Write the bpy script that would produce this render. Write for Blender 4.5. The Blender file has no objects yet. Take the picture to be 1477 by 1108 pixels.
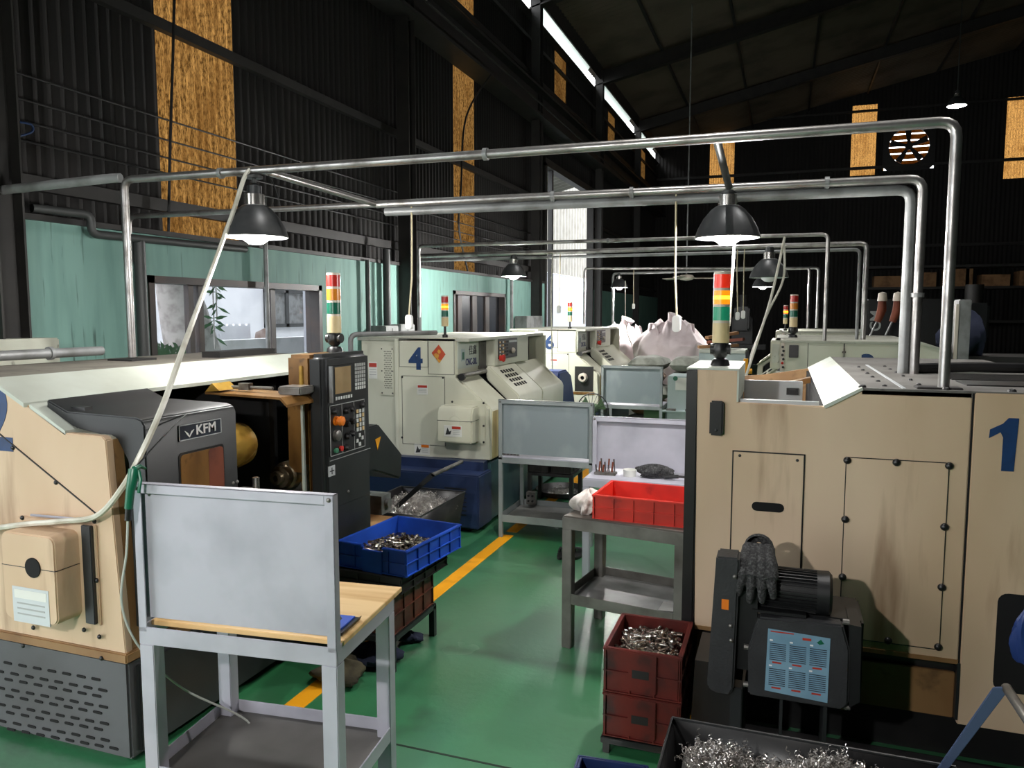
import bpy, bmesh, math, random
from mathutils import Vector, Matrix, Euler, noise as mnoise

# ------------------------------------------------------------------ camera, light, exposure
S = bpy.context.scene
COL = S.collection
rnd = random.Random(7)
PW, PH, FPX = 1477, 1108, 1100.0          # the photograph's frame and focal length in pixels
YAW = math.atan(392 / FPX)
PITCH = math.atan(108 * math.cos(YAW) / FPX)
EYE = Vector((0, 0, 2.0))
cam = bpy.data.cameras.new('camera')
cam.sensor_width = 36; cam.sensor_fit = 'HORIZONTAL'; cam.lens = FPX / PW * 36
cam.clip_end = 200
camo = bpy.data.objects.new('camera', cam); COL.objects.link(camo)
camo.location = EYE; camo.rotation_euler = (math.pi / 2 - PITCH, 0, YAW)
S.camera = camo
S.view_settings.view_transform = 'Standard'; S.view_settings.look = 'None'
S.view_settings.gamma = 1; S.view_settings.use_curve_mapping = False
S.view_settings.exposure = 0.7

w = bpy.data.worlds.new('overcast_sky'); S.world = w; w.use_nodes = True
bg = w.node_tree.nodes['Background']
bg.inputs[0].default_value = (0.95, 0.975, 1.0, 1); bg.inputs[1].default_value = 4.2
try:
    S.cycles.max_bounces = 8; S.cycles.diffuse_bounces = 4; S.cycles.transparent_max_bounces = 12
    S.cycles.sample_clamp_indirect = 6; S.cycles.caustics_reflective = False; S.cycles.caustics_refractive = False
except Exception:
    pass

def portal(loc, rot, sx, sy):             # tells the sampler where the sky comes in (open doorway, windows)
    l = bpy.data.lights.new('doorway_portal', 'AREA'); l.shape = 'RECTANGLE'; l.size = sx; l.size_y = sy
    l.cycles.is_portal = True
    o = bpy.data.objects.new('doorway_portal', l); COL.objects.link(o); o.location = loc; o.rotation_euler = rot
RY = math.pi / 2
portal((-5.02, -1.1, 1.9), (0, -RY, 0), 3.8, 5.0)      # open loading doorway beside the photographer
portal((-5.02, 18.05, 2.6), (0, -RY, 0), 5.2, 4.2)
portal((-5.0, 6.13, 1.75), (0, -RY, 0), 1.2, 2.5)
portal((-5.0, 12.2, 1.75), (0, -RY, 0), 1.2, 2.4)

# ------------------------------------------------------------------ pixel -> place helpers
_fw = Vector((-math.sin(YAW) * math.cos(PITCH), math.cos(YAW) * math.cos(PITCH), -math.sin(PITCH)))
_rt = Vector((math.cos(YAW), math.sin(YAW), 0)); _up = _rt.cross(_fw)
def ray(x, y): return _fw + _rt * ((x - PW / 2) / FPX) - _up * ((y - PH / 2) / FPX)
def pX(x, y, v): d = ray(x, y); return EYE + d * (v / d.x)
def pY(x, y, v): d = ray(x, y); return EYE + d * (v / d.y)
def pZ(x, y, v): d = ray(x, y); return EYE + d * ((v - 2.0) / d.z)
def xz(Yv, *pts): return [(p.x, p.z) for p in (pY(a, b, Yv) for a, b in pts)]
def yz(Xv, *pts): return [(p.y, p.z) for p in (pX(a, b, Xv) for a, b in pts)]

# ------------------------------------------------------------------ materials
def lin(c):
    return tuple((v / 255 / 12.92) if v / 255 <= 0.04045 else ((v / 255 + 0.055) / 1.055) ** 2.4 for v in c)
MATS = {}
def M(name, c, rough=.5, metal=0.0, c2=None, sc=3.0, lo=.45, hi=.7, st=(1, 1, 1), bump=0.0, bsc=60.0, rv=0.0, c3=None, sc3=25.0, lo3=.6, hi3=.7, spec=.5, det=4.0, st3=(1, 1, 1)):
    m = bpy.data.materials.new(name); m.use_nodes = True
    n = m.node_tree.nodes; L = m.node_tree.links; b = n['Principled BSDF']
    b.inputs['Roughness'].default_value = rough; b.inputs['Metallic'].default_value = metal
    b.inputs['Specular IOR Level'].default_value = spec
    tc = n.new('ShaderNodeTexCoord')
    def noise(s, d=det, stretch=(1, 1, 1)):
        mp = n.new('ShaderNodeMapping'); mp.inputs['Scale'].default_value = stretch
        L.new(tc.outputs['Object'], mp.inputs[0])
        t = n.new('ShaderNodeTexNoise'); t.inputs['Scale'].default_value = s; t.inputs['Detail'].default_value = d
        L.new(mp.outputs[0], t.inputs['Vector']); return t
    def ramp(src, a, z):
        r = n.new('ShaderNodeMapRange'); r.inputs[1].default_value = a; r.inputs[2].default_value = z
        L.new(src, r.inputs[0]); return r.outputs[0]
    base = (*lin(c), 1)
    b.inputs['Base Color'].default_value = base
    out = None
    if c2:
        f = ramp(noise(sc, stretch=st).outputs['Fac'], lo, hi)
        mx = n.new('ShaderNodeMixRGB'); mx.inputs[1].default_value = base; mx.inputs[2].default_value = (*lin(c2), 1)
        L.new(f, mx.inputs[0]); out = mx.outputs[0]
        if rv:
            r2 = n.new('ShaderNodeMapRange'); r2.inputs[3].default_value = rough; r2.inputs[4].default_value = min(1, max(.02, rough + rv))
            L.new(f, r2.inputs[0]); L.new(r2.outputs[0], b.inputs['Roughness'])
    if c3:
        f = ramp(noise(sc3, 6, st3).outputs['Fac'], lo3, hi3)
        mx = n.new('ShaderNodeMixRGB'); mx.inputs[2].default_value = (*lin(c3), 1)
        if out: L.new(out, mx.inputs[1])
        else: mx.inputs[1].default_value = base
        L.new(f, mx.inputs[0]); out = mx.outputs[0]
    if out: L.new(out, b.inputs['Base Color'])
    if bump:
        bp = n.new('ShaderNodeBump'); bp.inputs['Strength'].default_value = bump; bp.inputs['Distance'].default_value = .01
        L.new(noise(bsc, 5).outputs['Fac'], bp.inputs['Height']); L.new(bp.outputs[0], b.inputs['Normal'])
    MATS[name] = m; return m
def emit(name, c, s):
    m = bpy.data.materials.new(name); m.use_nodes = True
    b = m.node_tree.nodes['Principled BSDF']
    b.inputs['Base Color'].default_value = (*lin(c), 1); b.inputs['Emission Color'].default_value = (*lin(c), 1)
    b.inputs['Emission Strength'].default_value = s; b.inputs['Roughness'].default_value = .3
    MATS[name] = m; return m
def translucent(name, c, c2, sc, st, lo, hi, c3, diff=.3):
    m = bpy.data.materials.new(name); m.use_nodes = True
    n = m.node_tree.nodes; L = m.node_tree.links; n.remove(n['Principled BSDF'])
    tc = n.new('ShaderNodeTexCoord')
    def fac(s, stretch, a, z, d=8):
        mp = n.new('ShaderNodeMapping'); mp.inputs['Scale'].default_value = stretch; L.new(tc.outputs['Object'], mp.inputs[0])
        t = n.new('ShaderNodeTexNoise'); t.inputs['Scale'].default_value = s; t.inputs['Detail'].default_value = d; t.inputs['Roughness'].default_value = .7
        L.new(mp.outputs[0], t.inputs['Vector'])
        r = n.new('ShaderNodeMapRange'); r.inputs[1].default_value = a; r.inputs[2].default_value = z; L.new(t.outputs['Fac'], r.inputs[0]); return r.outputs[0]
    mx = n.new('ShaderNodeMixRGB'); mx.inputs[1].default_value = (*lin(c), 1); mx.inputs[2].default_value = (*lin(c2), 1)
    L.new(fac(sc, st, lo, hi), mx.inputs[0])
    m2 = n.new('ShaderNodeMixRGB'); m2.inputs[2].default_value = (*lin(c3), 1); L.new(mx.outputs[0], m2.inputs[1]); L.new(fac(3.2, (1, 1, .5), .5, .68), m2.inputs[0])
    tr = n.new('ShaderNodeBsdfTranslucent'); L.new(m2.outputs[0], tr.inputs[0])
    df = n.new('ShaderNodeBsdfDiffuse'); L.new(m2.outputs[0], df.inputs[0])
    ms = n.new('ShaderNodeMixShader'); ms.inputs[0].default_value = diff; L.new(tr.outputs[0], ms.inputs[1]); L.new(df.outputs[0], ms.inputs[2])
    L.new(ms.outputs[0], n['Material Output'].inputs[0]); MATS[name] = m; return m
def glass(name, tint, refl=.06, rough=.05):
    m = bpy.data.materials.new(name); m.use_nodes = True
    n = m.node_tree.nodes; L = m.node_tree.links; n.remove(n['Principled BSDF'])
    t = n.new('ShaderNodeBsdfTransparent'); t.inputs[0].default_value = (*tint, 1)
    g = n.new('ShaderNodeBsdfGlossy'); g.inputs['Roughness'].default_value = rough
    ms = n.new('ShaderNodeMixShader'); ms.inputs[0].default_value = refl
    L.new(t.outputs[0], ms.inputs[1]); L.new(g.outputs[0], ms.inputs[2]); L.new(ms.outputs[0], n['Material Output'].inputs[0]); MATS[name] = m; return m

floor_m = M('green_epoxy', (38, 116, 66), .16, c2=(60, 132, 92), sc=.9, lo=.35, hi=.75, rv=.14, c3=(30, 60, 42), sc3=2.6, lo3=.62, hi3=.85, bump=.4, bsc=22, spec=1.0)
_b = floor_m.node_tree.nodes['Principled BSDF']; _b.inputs['Coat Weight'].default_value = 1.0; _b.inputs['Coat Roughness'].default_value = .36; _b.inputs['Coat IOR'].default_value = 2.4
M('line_yellow', (232, 158, 12), .55, c2=(170, 110, 20), sc=5, lo=.55, hi=.8, bump=.2, bsc=30)
M('joint_dark', (24, 40, 30), .8)
M('wall_green', (120, 158, 149), .7, c2=(100, 138, 130), sc=2.2, lo=.42, hi=.8, st=(1, 4, .5), c3=(56, 78, 72), sc3=5, lo3=.62, hi3=.74, st3=(1, 5, .35))
M('clad_dark', (27, 24, 22), .8, c2=(18, 17, 17), sc=1.2, lo=.35, hi=.7, st=(1, 3, .3))
M('roof_dark', (92, 80, 68), .7, c2=(62, 54, 46), sc=.8)
M('steel_dark', (38, 36, 34), .6, c2=(26, 25, 25), sc=4)
M('steel_black', (20, 20, 21), .5)
M('pipe_metal', (172, 170, 168), .3, .85, c2=(110, 106, 102), sc=6, lo=.45, hi=.7, rv=.2)
M('pipe_grey', (140, 142, 142), .45, .2, c2=(100, 100, 98), sc=5)
M('pipe_dark', (66, 68, 68), .5, .3)
M('lamp_black', (58, 60, 62), .42, .3, c2=(84, 84, 84), sc=7, lo=.5, hi=.8)
M('lamp_metal', (190, 188, 184), .22, .9)
M('lamp_inner', (236, 238, 240), .5)
emit('bulb', (255, 252, 246), 14.0)
M('beige', (216, 191, 164), .5, c2=(184, 155, 124), sc=1.1, lo=.42, hi=.75, st=(1, 1, .45), c3=(112, 76, 44), sc3=2.6, lo3=.58, hi3=.82, st3=(2.2, 1, .3), spec=.4)
M('beige_dirty', (160, 126, 84), .5, c2=(112, 76, 42), sc=2.0, lo=.4, hi=.7, st=(1, 1, .4), c3=(60, 40, 26), sc3=6, lo3=.6, hi3=.75)
M('cover_white', (188, 194, 184), .45, c2=(168, 172, 160), sc=2)
M('offwhite', (205, 205, 188), .45, c2=(184, 182, 160), sc=1.4, lo=.45, hi=.75, st=(1, 1, .5), spec=.4)
M('offwhite_stain', (196, 186, 142), .5, c2=(150, 124, 70), sc=3, lo=.45, hi=.7, st=(1, 3, .3))
M('roof_cream', (190, 192, 178), .5, c2=(160, 160, 146), sc=2.2, c3=(110, 106, 94), sc3=14, lo3=.62, hi3=.75)
M('roof_dust', (120, 114, 104), .75, c2=(92, 86, 78), sc=3, c3=(70, 62, 54), sc3=18, lo3=.6, hi3=.75)
M('roof_dust_sign_shadow', (104, 102, 98), .65, c2=(80, 76, 72), sc=3, c3=(60, 56, 52), sc3=20, lo3=.6, hi3=.75)
M('m4_blue', (34, 48, 82), .4, c2=(24, 34, 60), sc=2.5)
M('m4_teal', (62, 92, 96), .4, c2=(44, 66, 78), sc=2)
M('charcoal', (38, 40, 41), .42, c2=(29, 31, 32), sc=3, spec=.4)
M('charcoal_base', (72, 72, 75), .45, c2=(58, 57, 58), sc=2.5)
M('black_paint', (24, 24, 25), .4, c2=(34, 33, 33), sc=6)
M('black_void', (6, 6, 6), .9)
M('bronze_grime', (142, 104, 56), .35, .35, c2=(92, 62, 30), sc=6, lo=.4, hi=.7, st=(1, 1, .5), c3=(62, 40, 20), sc3=14, lo3=.6, hi3=.75)
M('brass_oil', (196, 156, 70), .25, .5, c2=(140, 100, 40), sc=8)
M('steel_shiny', (200, 200, 200), .2, .95)
M('steel_mid', (120, 118, 114), .4, .6, c2=(78, 72, 64), sc=9)
M('chuck_steel', (112, 100, 80), .3, .8, c2=(62, 52, 38), sc=14)
M('bench_white', (178, 177, 188), .42, .1, c2=(158, 158, 168), sc=3, spec=.4)
M('bench_grey', (146, 152, 152), .45, .15, c2=(118, 124, 126), sc=2.5)
M('bench_board_grey', (132, 142, 146), .45, .1, c2=(164, 172, 174), sc=3.2, lo=.5, hi=.8, st=(1, 1, .5))
M('bench_steel', (124, 122, 116), .4, .4, c2=(78, 74, 68), sc=4, lo=.4, hi=.7)
M('bench_steel_top', (98, 92, 86), .45, .4, c2=(60, 54, 50), sc=6)
M('shelf_steel', (150, 150, 148), .35, .45, c2=(96, 96, 94), sc=4, lo=.4, hi=.75)
M('shelf_dark', (84, 82, 80), .5, .2, c2=(64, 62, 60), sc=3)
M('wood_board', (222, 190, 136), .55, c2=(196, 156, 100), sc=2.2, lo=.4, hi=.7, st=(.6, 9, 1))
M('crate_blue', (34, 82, 190), .42, c2=(26, 62, 150), sc=4)
M('crate_blue_dark', (26, 46, 92), .5, c2=(20, 34, 66), sc=4)
M('crate_red', (206, 52, 38), .45, c2=(176, 40, 30), sc=4, c3=(120, 30, 24), sc3=9, lo3=.64, hi3=.8)
M('crate_maroon', (100, 28, 20), .5, c2=(58, 18, 15), sc=5, lo=.4, hi=.7, c3=(30, 16, 14), sc3=9, lo3=.58, hi3=.75)
M('crate_brown', (96, 48, 32), .55, c2=(52, 28, 22), sc=6)
M('crate_black', (28, 26, 25), .5)
M('part_chrome', (214, 208, 200), .18, .95, c2=(120, 104, 92), sc=30, lo=.5, hi=.65)
M('part_dark', (96, 84, 76), .25, .9)
M('chips', (206, 202, 198), .28, .85, c2=(120, 112, 104), sc=20)
M('digit_blue', (18, 54, 100), .5, c2=(14, 42, 80), sc=14)
M('print_navy', (28, 34, 92), .5)
M('print_dark', (42, 44, 46), .6)
M('print_white', (226, 226, 226), .5)
M('print_red', (172, 52, 36), .5)
M('print_grey', (160, 162, 160), .6)
M('sticker_white', (214, 214, 208), .5)
M('sticker_silver', (186, 190, 192), .4, .2)
M('sticker_blue', (122, 158, 178), .45, c2=(104, 140, 162), sc=5)
M('plate_navy', (34, 42, 54), .35)
M('orange', (226, 120, 24), .5)
M('red_paper', (182, 70, 36), .6, c2=(206, 150, 60), sc=18, lo=.5, hi=.56)
M('red_cloth', (190, 40, 30), .8)
M('screen_glass', (150, 126, 92), .12, c2=(176, 150, 112), sc=3, spec=.8)
M('key_white', (196, 198, 196), .5)
M('key_amber', (206, 178, 130), .5)
M('key_green', (60, 120, 90), .5)
emit('tower_red', (214, 46, 26), .35); emit('tower_amber', (236, 120, 14), .9); emit('tower_amber_lit', (255, 150, 30), 4.0); emit('tower_green', (30, 130, 96), .22)
M('tower_red_off', (176, 40, 32), .3); M('tower_amber_off', (206, 126, 38), .3); M('tower_green_off', (22, 92, 72), .3)
M('tower_cream', (206, 186, 142), .45); M('tower_ring', (200, 190, 176), .4)
M('hose_white', (206, 204, 192), .35, c2=(170, 166, 150), sc=8)
M('hose_clear', (184, 186, 180), .25)
M('cable_black', (26, 26, 27), .5)
M('cord_cream', (196, 184, 150), .5)
M('switch_white', (232, 232, 230), .45)
M('gun_green', (20, 96, 70), .35)
M('bag_white', (206, 194, 196), .8, c2=(178, 162, 164), sc=2.6, bump=.5, bsc=7)
M('sack_grey', (146, 150, 140), .75, c2=(104, 106, 98), sc=6, bump=.5, bsc=14)
M('sack_brown', (122, 92, 66), .8, c2=(90, 66, 48), sc=6)
M('box_blue_grey', (170, 184, 184), .5, c2=(150, 164, 164), sc=3)
M('cardboard', (150, 112, 76), .8, c2=(112, 80, 52), sc=5)
M('cloth_navy', (34, 40, 62), .9, bump=.6, bsc=10)
M('cloth_olive', (72, 66, 46), .9, c2=(50, 46, 34), sc=9, bump=.8, bsc=12)
M('cloth_white', (214, 206, 200), .85, c2=(150, 138, 130), sc=12, lo=.52, hi=.66, bump=.8, bsc=22)
M('glove_grey', (46, 46, 47), .95, c2=(80, 80, 80), sc=90, lo=.45, hi=.65, bump=1.0, bsc=160)
M('guard_black', (40, 41, 43), .5, c2=(52, 53, 55), sc=5, bump=.2, bsc=90)
M('motor_black', (22, 23, 24), .42)
M('handle_blue', (70, 84, 112), .45)
M('blue_guard', (34, 58, 116), .45)
M('fan_green', (92, 122, 84), .6)
M('concrete_out', (176, 178, 176), .85, c2=(150, 152, 150), sc=2)
M('plaster_out', (232, 234, 238), .8, c2=(214, 216, 222), sc=1)
M('bark', (150, 144, 140), .9, c2=(110, 104, 100), sc=6)
M('leaf', (66, 96, 62), .6)
M('frame_brown', (40, 32, 29), .5, c2=(58, 42, 34), sc=4)
M('sheet_out_white', (128, 126, 118), .6, c2=(112, 108, 100), sc=2)
M('plinth_out', (138, 140, 146), .8)
M('tarp_brown', (150, 128, 118), .8, c2=(190, 176, 170), sc=4)
M('wood_red', (120, 60, 38), .7, c2=(90, 42, 28), sc=5)
glass('window_glass', (.82, .83, .85), .03)
glass('dimmed_glass', (.3, .31, .33), .05, .3)  # dark tint put into the glass to hold down the outdoor brightness
glass('door_glass', (.5, .4, .26), .1, .1)
translucent('amber_sheet', (132, 96, 50), (52, 32, 11), 48, (1.2, 1.6, .42), .42, .62, (84, 54, 22), .2)
translucent('eave_sheet', (226, 238, 232), (214, 228, 220), 4, (1, 1, 1), .4, .7, (220, 232, 226), .05)

# ------------------------------------------------------------------ mesh builder
class MB:
    def __init__(s): s.v = []; s.f = []
    def add(s, v, f):
        k = len(s.v); s.v += [tuple(p) for p in v]; s.f += [tuple(i + k for i in q) for q in f]; return s
    def box(s, x0, x1, y0, y1, z0, z1):
        x0, x1 = sorted((x0, x1)); y0, y1 = sorted((y0, y1)); z0, z1 = sorted((z0, z1))
        return s.add([(x0, y0, z0), (x1, y0, z0), (x1, y1, z0), (x0, y1, z0), (x0, y0, z1), (x1, y0, z1), (x1, y1, z1), (x0, y1, z1)],
                     [(3, 2, 1, 0), (4, 5, 6, 7), (0, 1, 5, 4), (1, 2, 6, 5), (2, 3, 7, 6), (3, 0, 4, 7)])
    def prism(s, poly, ax, a, b):
        n = len(poly)
        if ax == 'y': P = [(p[0], a, p[1]) for p in poly] + [(p[0], b, p[1]) for p in poly]
        elif ax == 'x': P = [(a, p[0], p[1]) for p in poly] + [(b, p[0], p[1]) for p in poly]
        else: P = [(p[0], p[1], a) for p in poly] + [(p[0], p[1], b) for p in poly]
        return s.add(P, [tuple(range(n)), tuple(range(2 * n - 1, n - 1, -1))] + [(i, n + i, n + (i + 1) % n, (i + 1) % n) for i in range(n)])
    def cyl(s, p0, p1, r0, r1=None, n=16):
        r1 = r0 if r1 is None else r1
        p0 = Vector(p0); p1 = Vector(p1); d = (p1 - p0).normalized()
        u = d.orthogonal().normalized(); v = d.cross(u)
        P = [p + (u * math.cos(2 * math.pi * i / n) + v * math.sin(2 * math.pi * i / n)) * r for p, r in ((p0, r0), (p1, r1)) for i in range(n)]
        return s.add(P, [tuple(range(n - 1, -1, -1)), tuple(range(n, 2 * n))] + [(i, (i + 1) % n, n + (i + 1) % n, n + i) for i in range(n)])
    def tube(s, path, r, n=8, close=True):
        path = [Vector(p) for p in path]; rings = []; u = None
        for i, p in enumerate(path):
            d = (path[min(i + 1, len(path) - 1)] - path[max(i - 1, 0)]).normalized()
            u = d.orthogonal().normalized() if u is None else (u - d * u.dot(d)).normalized()
            v = d.cross(u)
            rr = r[i] if isinstance(r, (list, tuple)) else r
            rings.append([p + (u * math.cos(2 * math.pi * k / n) + v * math.sin(2 * math.pi * k / n)) * rr for k in range(n)])
        V = [q for ring in rings for q in ring]; F = []
        for i in range(len(rings) - 1):
            for k in range(n): F.append((i * n + k, i * n + (k + 1) % n, (i + 1) * n + (k + 1) % n, (i + 1) * n + k))
        if close: F += [tuple(range(n - 1, -1, -1)), tuple(range(len(V) - n, len(V)))]
        return s.add(V, F)
    def lathe(s, prof, c=(0, 0, 0), n=28, ax='z'):
        V = []; F = []
        for r, h in prof:
            for k in range(n):
                a = 2 * math.pi * k / n; x, y = r * math.cos(a), r * math.sin(a)
                q = (x, y, h) if ax == 'z' else ((h, x, y) if ax == 'x' else (y, h, x))
                V.append((c[0] + q[0], c[1] + q[1], c[2] + q[2]))
        for i in range(len(prof) - 1):
            for k in range(n): F.append((i * n + k, i * n + (k + 1) % n, (i + 1) * n + (k + 1) % n, (i + 1) * n + k))
        return s.add(V, F)
    def quad(s, *p): return s.add(p, [tuple(range(len(p)))])
    def xf(s, mat): s.v = [tuple(mat @ Vector(p)) for p in s.v]; return s
    def mesh(s, name, mat, bevel=0, seg=2, ang=40, off=(0, 0, 0), flat=False):
        me = bpy.data.meshes.new(name)
        me.from_pydata([(x - off[0], y - off[1], z - off[2]) for x, y, z in s.v], [], s.f)
        bm = bmesh.new(); bm.from_mesh(me)
        bmesh.ops.recalc_face_normals(bm, faces=bm.faces)
        if bevel:
            ed = [e for e in bm.edges if len(e.link_faces) == 2 and e.calc_face_angle(0) > math.radians(28)]
            bmesh.ops.bevel(bm, geom=ed, offset=bevel, segments=seg, affect='EDGES', clamp_overlap=True)
        bm.to_mesh(me); bm.free()
        if not flat:
            for p in me.polygons: p.use_smooth = True
            me.set_sharp_from_angle(angle=math.radians(ang))
        me.materials.append(MATS[mat]); return me
def box(*a): return MB().box(*a)
def rrect(x0, x1, z0, z1, r, n=4):
    P = []
    for cx, cz, a0 in ((x1 - r, z1 - r, 0), (x0 + r, z1 - r, 90), (x0 + r, z0 + r, 180), (x1 - r, z0 + r, 270)):
        for i in range(n + 1):
            a = math.radians(a0 + 90 * i / n); P.append((cx + r * math.cos(a), cz + r * math.sin(a)))
    return P
def lnk(o): COL.objects.link(o); return o
def tag(o, label=None, cat=None, group=None, kind=None):
    if label: o['label'] = label
    if cat: o['category'] = cat
    if group: o['group'] = group
    if kind: o['kind'] = kind
    return o
class T:
    """a thing: an Empty at its base; parts are given in place coordinates (world=True) or in the thing's own frame"""
    def __init__(s, name, label, cat, loc=(0, 0, 0), rz=0, group=None, world=True, kind=None):
        s.o = lnk(bpy.data.objects.new(name, None)); s.o.location = loc; s.o.rotation_euler = (0, 0, rz)
        s.off = tuple(loc) if world else (0, 0, 0); tag(s.o, label, cat, group, kind)
    def p(s, name, mb, mat, bevel=0, par=None, label=None, seg=2, flat=False, kind=None):
        o = lnk(bpy.data.objects.new(name, mb.mesh(name, mat, bevel, seg, off=s.off, flat=flat))); o.parent = par or s.o
        if label: o['label'] = label
        if kind: o['kind'] = kind
        return o
    def inst(s, name, me, loc, rot=(0, 0, 0), par=None):
        o = lnk(bpy.data.objects.new(name, me)); o.parent = par or s.o
        o.location = [a - b for a, b in zip(loc, s.off)]; o.rotation_euler = rot; return o
    def text(s, body, loc, rot, size, mat, par=None, name='lettering', bold=.0, ext=.001, align='LEFT', sx=1.0):
        c = bpy.data.curves.new(name, 'FONT'); c.body = body; c.size = size; c.extrude = ext; c.offset = bold; c.align_x = align
        c.resolution_u = 5; tmp = lnk(bpy.data.objects.new('tmp', c))
        me = bpy.data.meshes.new_from_object(tmp.evaluated_get(bpy.context.evaluated_depsgraph_get())); bpy.data.objects.remove(tmp)
        me.name = name; me.materials.clear(); me.materials.append(MATS[mat]); o = lnk(bpy.data.objects.new(name, me)); o.parent = par or s.o
        o.location = [a - b for a, b in zip(loc, s.off)]; o.rotation_euler = rot; o.scale = (sx, 1, 1); return o
def one(name, mb, mat, label, cat, group=None, bevel=0, loc=None, kind=None, seg=2):
    if loc is None:
        xs = [v[0] for v in mb.v]; ys = [v[1] for v in mb.v]; zs = [v[2] for v in mb.v]
        loc = ((min(xs) + max(xs)) / 2, (min(ys) + max(ys)) / 2, min(zs))
    o = lnk(bpy.data.objects.new(name, mb.mesh(name, mat, bevel, seg, off=loc))); o.location = loc
    return tag(o, label, cat, group, kind)
def struct(name, mb, mat, par=None, bevel=0, kind='structure', flat=False):
    o = lnk(bpy.data.objects.new(name, mb.mesh(name, mat, bevel, flat=flat)))
    if par: o.parent = par
    else: o['kind'] = kind
    return o
FACE_CAM = (math.pi / 2, 0, 0); FACE_PX = (math.pi / 2, 0, math.pi / 2); FACE_MX = (math.pi / 2, 0, -math.pi / 2)
def dome(r, mat, n=10):                    # little round-headed bolt, axis +z
    return MB().lathe([(r, 0), (r * .95, r * .35), (r * .6, r * .7), (0.0001, r * .8)], n=n).mesh('bolt', mat)
BOLT = dome(.011, 'black_paint'); BOLT_S = dome(.007, 'print_dark'); BOLT_M = dome(.009, 'steel_mid')

# ================================================================== THE SETTING
YB, YF = -5.0, 31.4            # wall behind the photographer, far wall
XR = 14.0
fl = struct('floor', MB().box(-5.05, XR, YB, YF, -.1, 0), 'green_epoxy')
for x0, x1, y0, y1 in ((-2.355, -2.245, -2, 6.35), (-2.36, -2.25, 6.45, 16), (-.46, -.37, 1.0, 14)):
    struct('painted_line', box(x0, x1, y0, y1, -.01, .0025), 'line_yellow', fl)
struct('expansion_joint', box(-4.5, 8, 3.0, 3.012, -.01, .0015), 'joint_dark', fl)
struct('expansion_joint', box(-4.5, 8, 9.2, 9.212, -.01, .0015), 'joint_dark', fl)

# left wall, lower masonry part with window and door openings
W0, W1 = -5.08, -4.9
win = ((4.9, 7.37, 1.1, 2.31), (11.0, 13.35, 1.1, 2.36))
mb = MB()
for a, b in ((YB, -3.6), (1.4, 4.9), (7.37, 11.0), (13.35, 15.9), (20.2, YF)): mb.box(W0, W1, a, b, 0, 2.64)
for a, b, z0, z1 in win: mb.box(W0, W1, a, b, 0, z0).box(W0, W1, a, b, z1, 2.64)
wl = struct('wall_left', mb, 'wall_green')
struct('wall_coping', box(-5.1, -4.86, 1.4, 15.9, 2.64, 2.68), 'steel_dark', wl)

def corr(y0, y1, z0, z1, x, amp=.012, pitch=.11, ax='y'):
    n = max(2, int((y1 - y0) / pitch * 6)); V = []; F = []
    for i in range(n + 1):
        y = y0 + (y1 - y0) * i / n
        o = amp * max(-1, min(1, 1.7 * math.sin(2 * math.pi * y / pitch)))
        for zz in (z0, z1): V.append((x + o, y, zz) if ax == 'y' else (y, x + o, zz))
    for i in range(n): F.append((2 * i, 2 * i + 2, 2 * i + 3, 2 * i + 1))
    return MB().add(V, F)
AMB = [(5.26, 6.2, 2.62, 7.97), (11.38, 12.27, 2.62, 7.97), (17.0, 17.98, 6.64, 7.97), (22.55, 23.45, 6.64, 7.97), (27.75, 28.85, 6.68, 7.97)]
XW = -5.05
cuts = [(YB, -3.6, 2.6, 7.97), (-3.6, 1.4, 3.8, 7.97), (1.4, 5.26, 2.6, 7.97), (6.2, 11.38, 2.6, 7.97), (12.27, 15.9, 2.6, 7.97), (15.9, 17.0, 5.2, 7.97), (17.0, 17.98, 5.2, 6.66),
        (17.98, 20.2, 5.2, 7.97), (20.2, 22.55, 2.6, 7.97), (22.55, 23.45, 2.6, 6.66), (23.45, 27.75, 2.6, 7.97), (27.75, 28.85, 2.6, 6.7), (28.85, YF, 2.6, 7.97)]
for a, b, z0, z1 in cuts: struct('cladding_sheet', corr(a, b, z0, z1, XW), 'clad_dark', wl)
for a, b, z0, z1 in AMB: struct('translucent_panel', corr(a - .35, b + .35, z0, z1, XW - .035, .014, .09), 'amber_sheet', wl)
for zz, h, d in ((2.86, .10, .07), (4.36, .09, .07), (6.75, .1, .08), (7.45, .07, .06)):   # wall girts
    for a, b in ((YB, 15.6), (20.4, YF)) if zz < 5 else ((YB, YF),): struct('girt', box(XW + .02, XW + .02 + d, a, b, zz, zz + h), 'steel_dark', wl)
struct('runway_girder', MB().box(-4.98, -4.6, YB, YF, 5.85, 5.9).box(-4.82, -4.76, YB, YF, 5.9, 6.35).box(-4.98, -4.6, YB, YF, 6.35, 6.4), 'steel_dark', wl)
RAFT = (-2.1, 3.62, 9.32, 15.0, 20.5, 26.1)
for y in RAFT:
    struct('column', MB().box(-4.9, -4.72, y - .1, y - .085, 0, 8.4).box(-4.9, -4.72, y + .085, y + .1, 0, 8.4).box(-4.83, -4.8, y - .09, y + .09, 0, 8.4), 'steel_dark', wl)
# door opening with its frame, a bright corrugated sheet over it outside
for y in (15.9, 20.2): struct('door_post', box(-5.06, -4.88, y - .06, y + .06, 0, 5.2), 'steel_dark', wl)
struct('door_lintel', box(-5.06, -4.88, 15.84, 20.26, 5.14, 5.3), 'steel_dark', wl)
struct('door_post', box(-5.02, -4.92, 16.45, 16.55, 0, 5.2), 'steel_black', wl)

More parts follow.
